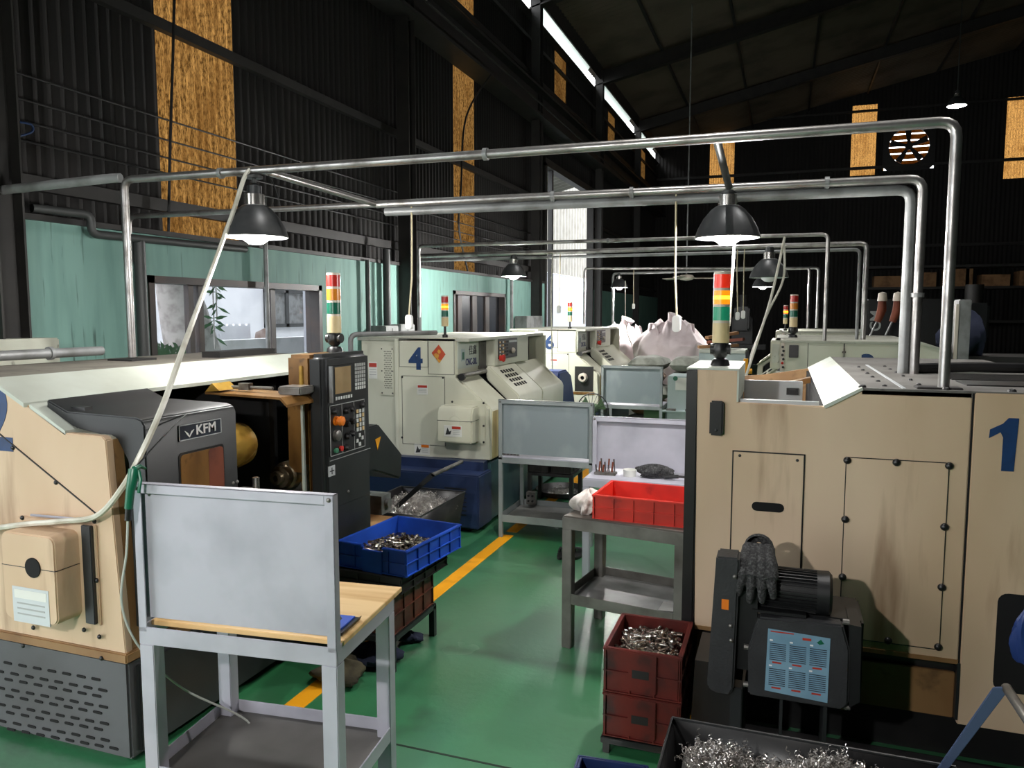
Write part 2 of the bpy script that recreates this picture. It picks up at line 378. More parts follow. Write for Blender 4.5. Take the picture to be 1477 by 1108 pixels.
# roof
def rz_(x): return 8.42 + .215 * (x + 5.1)
rf = None
bays = (YB,) + RAFT[1:] + (YF + .3,)
for a, b in zip(bays[:-1], bays[1:]):
    n = int((b - a) / .2 * 4); V = []; F = []
    for i in range(n + 1):
        y = a + (b - a) * i / n; o = .02 * max(-1, min(1, 1.8 * math.sin(2 * math.pi * y / .2)))
        for x in (-5.12, XR + .4): V.append((x, y, rz_(x) + o))
    for i in range(n): F.append((2 * i, 2 * i + 1, 2 * i + 3, 2 * i + 2))
    m = MB().add(V, F)
    if rf is None: rf = struct('ceiling', m, 'roof_dark')
    else: struct('roof_sheet', m, 'roof_dark', rf)
for y in RAFT:
    struct('rafter', MB().prism([(-4.95, rz_(-4.95) - .42), (XR, rz_(XR) - .42), (XR, rz_(XR) - .09), (-4.95, rz_(-4.95) - .09)], 'y', y - .02, y + .02)
           .prism([(-4.95, rz_(-4.95) - .45), (XR, rz_(XR) - .45), (XR, rz_(XR) - .42), (-4.95, rz_(-4.95) - .42)], 'y', y - .1, y + .1), 'steel_dark', rf)
for x in (-3.2, -1.4, .6, 2.6, 4.8, 7.2, 9.8, 12.2): struct('purlin', box(x - .03, x + .03, YB, YF, rz_(x) - .1, rz_(x) - .03), 'steel_dark', rf)
for a, b in ((3.9, 9.0), (9.7, 14.4), (15.1, 19.3), (20.9, 24.7), (26.6, 29.2)):     # daylight strips under the eave
    struct('eave_strip', MB().quad((-4.93, a, 7.98), (-4.93, b, 7.98), (-4.80, b, 8.16), (-4.80, a, 8.16)), 'eave_sheet', wl)
    struct('strip_edge', MB().tube([(-4.78, a, 8.18), (-4.78, b, 8.18)], .03, 6), 'steel_dark', wl)
struct('eave_flashing', MB().quad((-4.80, YB, 8.17), (-4.80, YF, 8.17), (-4.74, YF, 8.52), (-4.74, YB, 8.52)), 'steel_dark', wl)
struct('eave_flashing', MB().quad((-5.06, YB, 7.9), (-5.06, YF, 7.9), (-4.93, YF, 7.98), (-4.93, YB, 7.98)), 'steel_dark', wl)

# far wall, right wall, wall behind the photographer
def far(px0, px1, py0, py1):
    a = pY(px0, py1, YF); b = pY(px1, py0, YF); return (a.x, b.x, a.z, b.z)
fp = [far(1023, 1060, 196, 267), far(1226, 1266, 150, 254), far(1447, 1490, 138, 258)]
cutsx = [(-5.1, fp[0][0]), (fp[0][1], fp[1][0]), (fp[1][1], fp[2][0]), (fp[2][1], XR)]
fc = pY(1311, 211, YF)                              # exhaust fan centre
wb = None
def hole_sheet(x0, x1): return corr(x0, x1, 0, 13.0, YF, .012, .14, 'x')
fr = .82
for a, b in cutsx:
    segs = [(a, b, 0, 13)]
    if a < fc.x < b: segs = [(a, fc.x - fr, 0, 13), (fc.x + fr, b, 0, 13), (fc.x - fr, fc.x + fr, 0, fc.z - fr), (fc.x - fr, fc.x + fr, fc.z + fr, 13)]
    for s0, s1, z0, z1 in segs:
        m = corr(s0, s1, z0, z1, YF, .012, .14, 'x')
        if wb is None: wb = struct('wall_far', m, 'clad_dark')
        else: struct('cladding_sheet', m, 'clad_dark', wb)
for x0, x1, z0, z1 in fp:
    struct('translucent_panel', corr(x0 - .3, x1 + .3, z0 - .3, z1 + .3, YF + .035, .014, .09, 'x'), 'amber_sheet', wb)
    struct('cladding_sheet', corr(x0, x1, 0, z0, YF, .012, .14, 'x'), 'clad_dark', wb)
    struct('cladding_sheet', corr(x0, x1, z1, 13, YF, .012, .14, 'x'), 'clad_dark', wb)
gz = pY(1245, 243, YF).z
struct('girt', box(-5, XR, YF - .12, YF - .02, gz - .05, gz + .05), 'steel_dark', wb)
struct('girt', box(-5, XR, YF - .12, YF - .02, gz + 2.0, gz + 2.08), 'steel_dark', wb)
struct('girt', box(-5, XR, YF - .12, YF - .02, 4.4, 4.5), 'steel_dark', wb)
wr = struct('wall_right', corr(YB, YF, 0, 13, XR, .012, .2), 'clad_dark')
wk = struct('wall_back', corr(-5.1, XR, 0, 13, YB, .012, .2, 'x'), 'clad_dark')

# exhaust fan in the far wall
t = T('exhaust_fan', 'round exhaust fan with dark blades set high in the far wall', 'fan', (fc.x, YF - .05, fc.z))
ring = MB()
N = 28
for i in range(N):
    a0, a1 = 2 * math.pi * i / N, 2 * math.pi * (i + 1) / N
    def sq(a): 
        c, s_ = math.cos(a), math.sin(a); k = (fr + .03) / max(abs(c), abs(s_)); return (fc.x + c * k, fc.z + s_ * k)
    p, q = sq(a0), sq(a1); r = .66
    i0 = (fc.x + r * math.cos(a0), fc.z + r * math.sin(a0)); i1 = (fc.x + r * math.cos(a1), fc.z + r * math.sin(a1))
    ring.prism([i0, p, q, i1], 'y', YF - .08, YF - .02)
t.p('fan_frame', ring, 'steel_black')
for k in range(5):
    a = 2 * math.pi * k / 5 + .3; ca, sa = math.cos(a), math.sin(a)
    t.p('blade', MB().prism([(fc.x + ca * .08 - sa * .05, fc.z + sa * .08 + ca * .05), (fc.x + ca * .62 - sa * .17, fc.z + sa * .62 + ca * .17), (fc.x + ca * .64 + sa * .06, fc.z + sa * .64 - ca * .06), (fc.x + ca * .08 + sa * .04, fc.z + sa * .08 - ca * .04)], 'y', YF - .03, YF - .01), 'steel_black')
t.p('hub', MB().cyl((fc.x, YF - .1, fc.z), (fc.x, YF, fc.z), .13), 'steel_black')
for k in range(6):
    z = fc.z - .66 + k * .23
    t.p('louvre', MB().prism([(YF + .1, z), (YF + .16, z + .19), (YF + .17, z + .185), (YF + .11, z - .005)], 'x', fc.x - .7, fc.x + .7), 'amber_sheet')

# windows of the left wall
def window(name, y0, y1, z0, z1, bars, pane, sheet=None):
    o = struct(name, MB().box(-5.06, -4.88, y0, y0 + .06, z0, z1).box(-5.06, -4.88, y1 - .06, y1, z0, z1).box(-5.06, -4.88, y0, y1, z1 - .06, z1).box(-5.06, -4.88, y0, y1, z0, z0 + .06), 'frame_brown')
    for yb, wd in bars: struct('mullion', box(-5.02, -4.965, yb - wd / 2, yb + wd / 2, z0 + .06, z1 - .06), 'frame_brown', o)
    ys = [y0 + .06] + [b for b, _ in bars] + [y1 - .06]
    for a, b in zip(ys[:-1], ys[1:]): struct('pane', box(-5.0, -4.994, a, b, z0 + .06, z1 - .06), pane, o)
def wy(px, py=450): return pX(px, py, -4.9).y
window('window_1', 4.9, 7.37, 1.1, 2.31, [(wy(226), .07), (wy(285), .06), (wy(299), .06), (wy(402), .07)], 'window_glass')
window('window_2', 11.0, 13.35, 1.1, 2.36, [(wy(669), .16), (wy(690), .2), (wy(708), .18)], 'dimmed_glass')

# ------------------------------------------------------------------ outside, beyond the left wall
g = struct('ground_outside', box(-60, -5.1, -40, 60, -.3, -.1), 'concrete_out')
t = T('neighbour_building', 'white plastered building with a framed window seen through the long window', 'building', (-16, 14, -.1))
t.p('wall', box(-16.2, -16, -8, 34, -.1, 7.5), 'plaster_out')
wy0, wy1 = pX(380, 440, -16).y, pX(440, 440, -16).y
wz0, wz1 = pX(410, 472, -16).z, pX(410, 418, -16).z
fr_ = t.p('window_frame', MB().box(-16, -15.9, wy0, wy0 + .15, wz0, wz1).box(-16, -15.9, wy1 - .15, wy1, wz0, wz1).box(-16, -15.9, wy0, wy1, wz1 - .12, wz1).box(-16, -15.9, wy0, wy1, wz0, wz0 + .12).box(-16, -15.9, (wy0 + wy1) / 2 - .08, (wy0 + wy1) / 2 + .08, wz0, wz1), 'pipe_dark')
t.p('pane', box(-15.97, -15.95, wy0 + .1, wy1 - .1, wz0 + .1, wz1 - .1), 'pipe_grey', par=fr_)
wz2 = pX(350, 482, -11).z
one('roadside_ledge', box(-11.3, -11, 2, 30, -.1, wz2 - .12), 'concrete_out', 'low grey concrete ledge outside beyond the long window', 'ledge')
t = T('outdoor_fence', 'low white picket fence outside beyond the long window', 'fence', (-11.9, 11.6, -.1))
for k in range(12):
    y = pX(305 + k * 4.6, 470, -11.9).y
    t.p('picket', box(-11.93, -11.88, y, y + .11, -.1, 1.72 + .04 * (k % 2)), 'plaster_out')
t.p('rail', box(-11.95, -11.93, pX(300, 470, -11.9).y, pX(360, 470, -11.9).y, 1.45, 1.52), 'wood_red')
c = pX(376, 476, -11.8)
one('tarp_heap', MB().add([(-11.75, c.y - .8, -.1), (-11.4, c.y + .2, -.1), (-11.7, c.y + 1.0, -.1), (-11.86, c.y + .2, -.1), (-11.75, c.y - .25, c.z - .05), (-11.75, c.y + .35, c.z + .12)], [(0, 1, 5, 4), (1, 2, 5), (2, 3, 5), (3, 0, 4, 5), (0, 3, 2, 1)]), 'tarp_brown', 'brown tarpaulin heap standing outside beside the picket fence', 'tarpaulin')
# tree with a leaning trunk just outside the glass
t = T('street_tree', 'thick pale leaning tree trunk outside the long window', 'tree', (-8.2, pX(270, 470, -8.2).y, -.1))
b0 = pX(278, 505, -8.2); b1 = pX(252, 400, -8.2)
dv = (b1 - b0)
t.p('trunk', MB().tube([b0 - dv * 3.0, b0 - dv * 1, b0, b0 + dv * .5, b1, b1 + dv * 1.5, b1 + dv * 3], [.52, .44, .38, .33, .27, .22, .16], 14), 'bark')
def leafspray(tt, base, n, seed):
    r = random.Random(seed); m = MB(); stem = MB().tube([base + Vector((0, 0, 1.6)), base, base + Vector((0, 0, -.25))], .008, 5)
    tt.p('stem', stem, 'bark')
    for k in range(n):
        a = r.uniform(0, 6.28); l = r.uniform(.1, .2); p = base + Vector((0, 0, r.uniform(-.12, .2)))
        d = Vector((math.cos(a) * .4, math.cos(a + 1) * .9, r.uniform(-.7, .2))).normalized(); s_ = Vector((0, -d.z, d.y)).normalized() * .02
        m.add([p, p + d * l * .5 + s_, p + d * l, p + d * l * .5 - s_], [(0, 1, 2, 3)])
    tt.p('leaf_cluster', m, 'leaf', kind='stuff')
t2 = T('leafy_twig', 'thin hanging twigs with dark pointed leaves outside the long window', 'plant', tuple(pX(312, 500, -6.4)))
leafspray(t2, pX(312, 432, -6.4), 12, 1); leafspray(t2, pX(309, 473, -6.4), 12, 2)
t2.p('branch', MB().tube([b1 + dv * 1.2, Vector((-7.4, pX(300, 300, -7).y, 3.9)), pX(312, 432, -6.4) + Vector((0, 0, 1.6)), pX(309, 473, -6.4) + Vector((0, 0, 1.6))], .02, 6), 'bark')
m = MB(); r = random.Random(3)
for k in range(420):
    q = pX(r.uniform(222, 275), r.uniform(492, 530) + 8, -7.2 + r.uniform(-.3, .3)); a = r.uniform(0, 6.28); s_ = r.uniform(.04, .09)
    m.add([q, q + Vector((0, math.cos(a), math.sin(a))) * s_, q + Vector((.03, math.cos(a + .6), math.sin(a + .6))) * s_ * 1.4], [(0, 1, 2)])
for k in range(6): m.tube([(-7.2, pX(225 + 9 * k, 500, -7.2).y, -.1), (-7.2, pX(225 + 9 * k, 500, -7.2).y, 1.5)], .015, 5)
one('outdoor_bush', m, 'leaf', 'low leafy bush at the foot of the leaning tree outside', 'bush', kind='stuff')
# bright yard seen through the tall doorway
t = T('yard_fence', 'tall white corrugated sheet fence seen through the open doorway', 'fence', (-9.5, 24, -.1))
t.p('sheet', corr(14, 44, pX(820, 398, -9.5).z, 11, -9.5, .06, .5), 'sheet_out_white')
t.p('plinth_wall', box(-9.75, -9.55, 14, 44, -.1, pX(820, 398, -9.5).z), 'plinth_out')
t.p('post', box(-9.45, -9.3, pX(853, 350, -9.4).y - .2, pX(853, 350, -9.4).y + .2, -.1, 9), 'wood_red')
t = T('door_canopy', 'corrugated sheet canopy outside above the open doorway', 'canopy', (-6.5, 18, 5.3))
V = []; F = []
n = 60
for i in range(n + 1):
    y = 15.6 + 5 * i / n; o = .03 * math.sin(y * 2 * math.pi / .33)
    V += [(-5.2, y, 5.5 + o), (-7.6, y, 4.9 + o)]
for i in range(n): F.append((2 * i, 2 * i + 1, 2 * i + 3, 2 * i + 2))
t.p('sheet', MB().add(V, F), 'sheet_out_white'); [t.p('bracket', MB().tube([(-5.06, yy, 5.25), (-7.6, yy, 4.85)], .04), 'steel_dark') for yy in (15.7, 20.5)]; t.p('edge_beam', box(-7.66, -7.56, 15.6, 20.6, 4.75, 4.9), 'steel_dark')

# ================================================================== PIPES, CONDUITS, LAMPS
def conduit(label, path, r, mat='pipe_metal', group=None, name='conduit_pipe', clips=(), n=10):
    path = [Vector(p) for p in path]
    # rounded elbows
    P = [path[0]]
    for a, b, c in zip(path[:-2], path[1:-1], path[2:]):
        k = min(.07, (b - a).length * .4, (c - b).length * .4); d0 = (a - b).normalized() * k; d1 = (c - b).normalized() * k
        for i in range(5):
            u = i / 4; P.append((b + d0) * (1 - u) ** 2 + b * 2 * u * (1 - u) + (b + d1) * u ** 2)
    P.append(path[-1])
    base = min(path, key=lambda q: q.z)
    t = T(name, label, 'pipe', tuple(base), group=group)
    t.p('pipe', MB().tube(P, r, n), mat)
    for q, d in clips:
        q = Vector(q); d = Vector(d).normalized()
        t.p('clip', MB().cyl(q - d * .012, q + d * .012, r * 1.35, n=10), 'pipe_grey')
    return t
RW = 1.668    # roof height of the nearest right-hand lathe
# frame over the two nearest lathes
conduit('long steel pipe gantry spanning from the lathe marked two to the lathe marked one', [(-3.95, 3.8, 1.72), (-3.95, 3.8, 2.84), (.67, 3.8, 2.82), (.67, 3.8, RW)], .024, clips=[((-1.5, 3.8, 2.83), (1, 0, 0)), ((-3.2, 3.8, 2.835), (1, 0, 0))])
conduit('grey steel pipe running in from the wall behind the lathe marked two', [(-4.9, 3.62, 2.79), (-4.05, 3.78, 2.85), (-3.97, 3.79, 2.85)], .03, 'pipe_grey')
conduit('paired steel pipe dropping onto the roof of the lathe marked one', [(-2.66, 4.7, 2.745), (.68, 4.7, 2.725), (.68, 4.7, RW)], .026, clips=[((.68, 4.7, 2.1), (0, 0, 1)), ((-1.4, 4.7, 2.735), (1, 0, 0)), ((-.9, 4.7, 2.733), (1, 0, 0)), ((.2, 4.7, 2.73), (1, 0, 0))])
conduit('white plastic pipe strapped beneath the paired steel pipe', [(-2.6, 4.72, 2.695), (.63, 4.72, 2.672), (.63, 4.72, RW)], .03, 'pipe_grey')
conduit('thin steel pipe from the paired gantry to the green wall', [(-2.66, 4.7, 2.745), (-4.86, 4.7, 2.755), (-4.86, 4.7, 2.4)], .021)
conduit('dark pipe hooked over the green wall above the long window', [(-4.88, 3.9, 2.72), (-4.8, 4.3, 2.72), (-4.8, 4.3, 2.58), (-4.8, 6.0, 2.6)], .03, 'pipe_dark')
conduit('slanted twin cross pipe carrying the lamp by the lathe marked two', [(-2.9, 3.82, 2.83), (-2.66, 4.7, 2.745)], .02)
conduit('slanted cross pipe carrying the lamp by the lathe marked one', [(-.33, 3.82, 2.82), (-.33, 4.68, 2.735)], .02, 'pipe_dark')
# frame over lathes 3 and 4
conduit('long steel pipe gantry spanning from the green wall to the lathe marked three', [(-4.44, 8.9, 1.95), (-4.44, 8.9, 2.86), (.42, 9.1, 2.86), (.42, 9.1, 1.70)], .022, clips=[((-2.0, 9.0, 2.86), (1, 0, 0))])
conduit('paired steel pipe dropping onto the roof of the lathe marked three', [(-4.86, 9.7, 2.80), (.86, 9.7, 2.80), (.86, 9.7, 1.7)], .03)
conduit('thin pipe running beside the paired pipe of the lathe marked three', [(-4.86, 9.78, 2.74), (.80, 9.78, 2.74), (.80, 9.78, 1.7)], .02, 'pipe_grey')
# far frame
conduit('far steel pipe gantry over the lathe marked six', [(-3.6, 14.2, 1.8), (-3.6, 14.2, 2.85), (.38, 14.2, 2.78), (.38, 14.2, 1.74)], .024)
conduit('far grey pipe bent down behind the lathe marked three', [(-3.2, 14.9, 1.8), (-3.2, 14.9, 2.78), (.55, 14.9, 2.82), (.55, 14.9, 1.74)], .026, 'pipe_grey')
# pipes lying on and against things at the green wall
conduit('fat grey pipe lying along the roof of the lathe marked two', [(-4.2, 2.95, 1.76), (-4.15, 3.75, 1.76)], .03, 'pipe_grey', clips=[((-4.175, 3.4, 1.76), (0, 1, 0))])
for px, top, bot, r, mt, lab in ((208, 345, 520, .045, 'pipe_dark', 'dark round pipe on the green wall beside the long window'), (387, 330, 500, .022, 'pipe_grey', 'thin grey pipe standing in front of the long window'),
                                 (532, 375, 500, .03, 'pipe_dark', 'thin dark pipe on the green wall past the long window'), (559, 360, 478, .05, 'pipe_dark', 'fat dark pipe rising above the grey wall boxes'),
                                 (604, 385, 490, .045, 'pipe_dark', 'dark pipe on the green wall between steel column and small window'), (738, 395, 480, .03, 'pipe_grey', 'pale pipe beside the small window of the green wall')):
    a = pX(px, top, -4.82); b = pX(px, bot, -4.82)
    conduit(lab, [(a.x, b.y, .0), (a.x, b.y, a.z)], r, mt, name='wall_pipe', n=10)
for (x0, x1, y0, y1, lab) in ((534, 554, 470, 520, 'pale grey switch box on the green wall beside the fat dark pipe'), (556, 578, 468, 520, 'grey switch box on the green wall beside the steel column'), (744, 768, 456, 492, 'grey switch box on the green wall beyond the small window')):
    a = pX(x0, y0, -4.88); b = pX(x1, y1, -4.88)
    t = T('switch_box', lab, 'switch box', (-4.88, a.y, b.z)); t.p('case', box(-4.9, -4.66, a.y, b.y, b.z, a.z), 'pipe_grey', .01); t.p('door_seam', box(-4.665, -4.657, (a.y + b.y) / 2 - .006, (a.y + b.y) / 2 + .006, b.z + .03, a.z - .03), 'pipe_dark')
a = pX(26, 488, -4.8)
t = T('switch_box', 'beige switch box on the green wall beside the steel column near the long window', 'switch box', (-4.8, 3.3, 1.0)); t.p('case', box(-4.9, -4.64, 2.9, 3.86, 1.3, a.z), 'roof_cream', .01); t.p('door', box(-4.64, -4.63, 2.95, 3.8, 1.33, a.z - .04), 'roof_cream', .003)
# cables on the wall
def cable(label, path, r, mat='cable_black', name='wall_cable', cat='cable', group=None, sub=8):
    P = [Vector(p) for p in path]; Q = []
    for i in range(len(P) - 1):          # Catmull-Rom
        p0, p1, p2, p3 = P[max(i - 1, 0)], P[i], P[i + 1], P[min(i + 2, len(P) - 1)]
        for k in range(sub):
            u = k / sub; Q.append(.5 * ((2 * p1) + (p2 - p0) * u + (2 * p0 - 5 * p1 + 4 * p2 - p3) * u * u + (3 * p1 - p0 - 3 * p2 + p3) * u ** 3))
    Q.append(P[-1])
    return one(name, MB().tube(Q, r, 7), mat, label, cat, group)
for k, z in enumerate((3.64, 3.47, 3.32, 3.19)):
    cable(('topmost', 'second highest', 'third highest', 'lowest')[k] + ' of the four thin black cables strung across the amber sheets', [(-5.0, -3, z), (-5.0, 5.2, z), (-5.0, 12.2, z - .01), (-5.0, 15.4, z)], .008, group='cables strung across the amber sheets')
cable('black rope hanging down in front of the nearest amber sheet', [tuple(pX(252, -30, -4.9)), tuple(pX(250, 60, -4.9)), tuple(pX(245, 230, -4.9)), (-4.9, pX(243, 330, -4.9).y, 2.67)], .012)
cable('black rope hanging before the tall narrow amber sheet', [(-4.6, 11.9, 5.86), tuple(pX(672, 170, -4.9)), tuple(pX(665, 270, -4.9)), tuple(pX(662, 330, -4.9)), (-4.9, 11.6, 2.68)], .016)
cable('sagging black power cable looped under the crane girder', [tuple(pX(590, -20, -4.55)), tuple(pX(690, 68, -4.55)), tuple(pX(790, 158, -4.55)), tuple(pX(850, 212, -4.55)), tuple(pX(905, 262, -4.55)), (-4.56, 30, 5.85)], .022, 'steel_dark')
cable('short blue cable end hooked on the dark cladding', [tuple(pX(28, 176, -4.98)), tuple(pX(45, 180, -4.98)), tuple(pX(46, 190, -4.98)), tuple(pX(26, 197, -4.98))], .008, 'digit_blue')

LAMP_PROF = [(.185, 0), (.188, .006), (.172, .055), (.14, .115), (.098, .165), (.072, .185)]
def lamp(label, x, y, z, sc=1.0, watt=45.0, lit=True, hang=2.8, spot=None):
    t = T('pendant_lamp', label, 'lamp', (x, y, z), group=None, world=False)
    pr = [(r * sc, h * sc) for r, h in LAMP_PROF]
    t.p('shade', MB().lathe(pr + [(r - .003, h) for r, h in reversed(pr)], n=36), 'lamp_black')
    t.p('shade_lining', MB().lathe([((r - .005) * 1.0, h + .002) for r, h in pr] + [(.001, pr[-1][1])], n=36), 'lamp_inner')
    t.p('collar', MB().lathe([(.058 * sc, .18 * sc), (.058 * sc, .25 * sc), (.001, .25 * sc)], n=24), 'lamp_metal')
    t.p('neck', MB().lathe([(.042 * sc, .25 * sc), (.042 * sc, .30 * sc), (.02 * sc, .315 * sc), (.001, .315 * sc)], n=20), 'lamp_black')
    t.p('mount_rod', MB().cyl((0, 0, .3 * sc), (0, 0, hang - z), .012, n=8).cyl((0, 0, hang - z - .03), (0, 0, hang - z - .015), .05, n=16), 'pipe_dark')
    b = t.p('bulb', MB().lathe([(.001, -.042 * sc), (.04 * sc, -.036 * sc), (.072 * sc, -.012 * sc), (.085 * sc, .03 * sc), (.07 * sc, .085 * sc), (.03 * sc, .13 * sc), (.001, .135 * sc)], n=24), 'bulb' if lit else 'lamp_inner')
    if lit:
        l = bpy.data.lights.new('bulb_light', 'SPOT' if spot else 'POINT'); l.energy = watt
        if spot: l.spot_size = math.radians(spot); l.spot_blend = .35     # beam of the added fill lamps narrowed to keep upper walls dark
        l.energy = watt; l.shadow_soft_size = .06 * sc; l.color = (1.0, .98, .95)
        lo = lnk(bpy.data.objects.new('bulb_light', l)); lo.parent = t.o; lo.location = (0, 0, -.085 * sc)
    return t
def lamp_px(label, px, py, Yv, **k):
    q = pY(px, py, Yv); return lamp(label, q.x, q.y, q.z, **k)
lamp_px('lit bell shaped pendant lamp above the lathe marked two', 369, 343, 3.8, hang=2.82, watt=36)
lamp_px('lit bell shaped pendant lamp above the lathe marked one', 1049, 344, 4.72, hang=2.73, watt=70)
lamp_px('lit bell shaped pendant lamp above the lathe marked four', 741, 399, 9.7, hang=2.76, sc=.92, watt=170)
lamp_px('unlit bell shaped pendant lamp above the lathe marked three', 1109, 401, 9.7, hang=2.76, sc=1.2, lit=False)
lamp_px('small lit pendant lamp seen beyond the lathe marked three', 1100, 414, 14.9, hang=2.8, sc=1.0, watt=90)
lamp_px('small lit pendant lamp beyond the lathe marked six', 893, 415, 14.9, hang=2.78, sc=.9, watt=130)
lamp_px('small high bay lamp glowing near the far corner of the hall', 1380, 153, 20, hang=rz_(7) - .2, sc=1.1, watt=60)
for k_, (hx, hy, lab_) in enumerate(((-.7, 3.4, 'added unseen fill lamp under the roof over the nearest lathes'), (-.8, 9.6, 'added unseen fill lamp under the roof over the second lathes'), (3.0, 6.0, 'added unseen fill lamp under the roof over the hall beside the lathes'))):
    lamp(lab_, hx, hy, rz_(hx) - 1.3, hang=rz_(hx) - .05, sc=1.3, watt=430, spot=80)  # out-of-view lamps added as fill for the floor and machine tops
lamp('lit bell shaped pendant lamp over the aisle behind the photographer', -1.6, -.6, 2.6, hang=2.85, watt=180)
conduit('steel pipe gantry over the aisle behind the photographer', [(-4.6, -.6, 0), (-4.6, -.6, 2.85), (2.4, -.6, 2.85), (2.4, -.6, 0)], .024)
# pull switches on white cords
def pull(label, pts, Yv, top):
    a = [pY(x, y, Yv) for x, y in pts]
    t = T('pull_switch', label, 'switch', tuple(a[-1])); P = [Vector((a[0].x, a[0].y, top))] + a
    t.p('cord', MB().tube(P, .006, 6), 'cord_cream')
    e = a[-1]; t.p('switch_body', MB().prism(rrect(e.x - .025, e.x + .025, e.z - .10, e.z, .02), 'y', e.y - .015, e.y + .015), 'switch_white', .004)
pull('white pull switch hanging in front of the lathe marked four', [(594, 330), (594, 400), (590, 454)], 4.7, 2.745)
pull('white pull switch hanging in front of the big white bags', [(975, 300), (974, 400), (976, 455)], 4.7, 2.735)
pull('small white pull switch near the left big bag', [(914, 400), (914, 438)], 14.2, 2.84)
pull('dark corded pull switch hanging in the bright doorway', [(808, 385), (806, 441)], 9.7, 2.80)
pull('thin corded pull switch beside the signal tower of the lathe marked one', [(1063, 390), (1064, 450)], 9.7, 2.8)
pull('fat corded pull switch beside the signal tower of the lathe marked one', [(1073, 390), (1072, 448)], 9.7, 2.8)
for lab, pts, Yv in (('white cord dangling in front of the lathe marked six', [(797, 368), (795, 430), (796, 500), (797, 560)], 9.4), ('white cord hanging before the left big bag', [(902, 405), (903, 470), (912, 500), (920, 530)], 14.1), ('white rope running from the gantry down beside the signal tower', [(1060, 345), (1052, 470)], 4.75)):
    a = [tuple(pY(x, y, Yv)) for x, y in pts]; cable(lab, a, .008, 'hose_white', 'hanging_cord')
cable('white air hose slung from the far gantry to the lathe marked three', [tuple(pY(1132, 342, 8.9)), tuple(pY(1112, 430, 8.7)), tuple(pY(1090, 500, 8.5)), tuple(pY(1072, 555, 8.3))], .014, 'hose_white', 'air_hose', 'hose')
cable('second white air hose crossing the first one by the lathe marked three', [tuple(pY(1131, 350, 8.95)), tuple(pY(1130, 402, 8.9)), tuple(pY(1108, 450, 8.8)), tuple(pY(1086, 505, 8.7)), tuple(pY(1082, 520, 8.7))], .012, 'hose_white', 'air_hose', 'hose')

# ================================================================== LATHES
def seam(t, rect, Yv, wd=.006, par=None, mat='black_paint', sides='lrtb'):
    """four recessed-looking dark joint strips round a panel on a face that looks along -y"""
    x0, x1, z0, z1 = rect
    for s_, b in (('l', (x0, x0 + wd, z0, z1)), ('r', (x1 - wd, x1, z0, z1)), ('t', (x0, x1, z1 - wd, z1)), ('b', (x0, x1, z0, z0 + wd))):
        if s_ in sides: t.p('panel_joint', box(b[0], b[1], Yv - .0015, Yv + .01, b[2], b[3]), mat, par=par)
def label_plate(t, x0, x1, z0, z1, Yv, head=None, name='warning_label', base='sticker_white', fig=False):
    o = t.p(name, box(x0, x1, Yv - .002, Yv + .004, z0, z1), base)
    h = z1 - z0
    if head: t.p('label_heading', box(x0 + (.45 if fig else .06) * (x1 - x0), x1 - .06 * (x1 - x0), Yv - .003, Yv, z1 - .32 * h, z1 - .08 * h), head, par=o)
    for k in range(3): t.p('print_line', box(x0 + (.5 if fig else .12) * (x1 - x0), x1 - .12 * (x1 - x0), Yv - .003, Yv, z1 - (.48 + .15 * k) * h, z1 - (.44 + .15 * k) * h), 'print_grey', par=o)
    if fig: t.p('pictogram', MB().prism([(x0 + .08 * (x1 - x0), z0 + .15 * h), (x0 + .2 * (x1 - x0), z0 + .8 * h), (x0 + .3 * (x1 - x0), z0 + .45 * h), (x0 + .42 * (x1 - x0), z0 + .55 * h), (x0 + .36 * (x1 - x0), z0 + .2 * h)], 'y', Yv - .003, Yv), 'print_dark', par=o)
    return o

# ---- lathe 2 (beige end, charcoal door with a badge)
A = T('cnc_lathe', 'beige and charcoal lathe marked two, with a badge on its sliding door', 'lathe', (-3.4, 3.6, 0))
Y2 = 2.45
side = [(-4.25, .5), (-4.25, 1.70), (-3.37, 1.70), (-2.945, 1.479), (-2.735, 1.476), (-2.715, 1.46), (-2.66, .53), (-2.66, .5)]
A.p('end_plate', MB().prism(side, 'y', Y2, Y2 + .04), 'beige', .004)
A.p('roof', box(-4.25, -3.36, Y2, 4.85, 1.665, 1.70), 'roof_dust')
A.p('rear_panel', box(-4.25, -4.2, Y2 + .04, 4.85, .5, 1.665), 'beige')
A.p('far_end_plate', MB().prism([(-4.25, .5), (-4.25, 1.70), (-3.37, 1.70), (-3.1, 1.56), (-3.05, .5)], 'y', 4.8, 4.85), 'charcoal')
A.p('slanted_cover', MB().prism([(-3.37, 1.71), (-3.165, 1.605), (-3.165, 1.585), (-3.37, 1.69)], 'y', Y2 - .015, 4.87), 'cover_white')
A.p('edge_flange', MB().prism([(-3.15, 1.60), (-2.945, 1.49), (-2.945, 1.47), (-3.15, 1.58)], 'y', Y2, Y2 + .11), 'cover_white')
A.p('front_frame', MB().prism([(-2.74, .52), (-2.74, 1.45), (-2.715, 1.46), (-2.66, .53)], 'y', Y2 + .04, Y2 + .09), 'beige_dirty')
A.p('front_frame', box(-2.80, -2.745, Y2 + .09, Y2 + .16, .52, 1.45), 'roof_cream')
A.p('front_ledge', MB().prism([(-2.96, 1.474), (-2.74, 1.474), (-2.715, 1.45), (-2.75, 1.44), (-2.96, 1.45)], 'y', Y2 + .04, Y2 + .12), 'offwhite', .004)
A.p('lower_lip', box(-4.25, -2.645, Y2 - .012, 4.85, .48, .525), 'beige_dirty', .006)
A.p('work_chamber', MB().box(-3.62, -3.6, 2.6, 4.8, .6, 1.66).box(-3.6, -2.8, 3.66, 3.7, .6, 1.55).box(-3.6, -2.75, 2.6, 4.7, .58, .62), 'black_void')
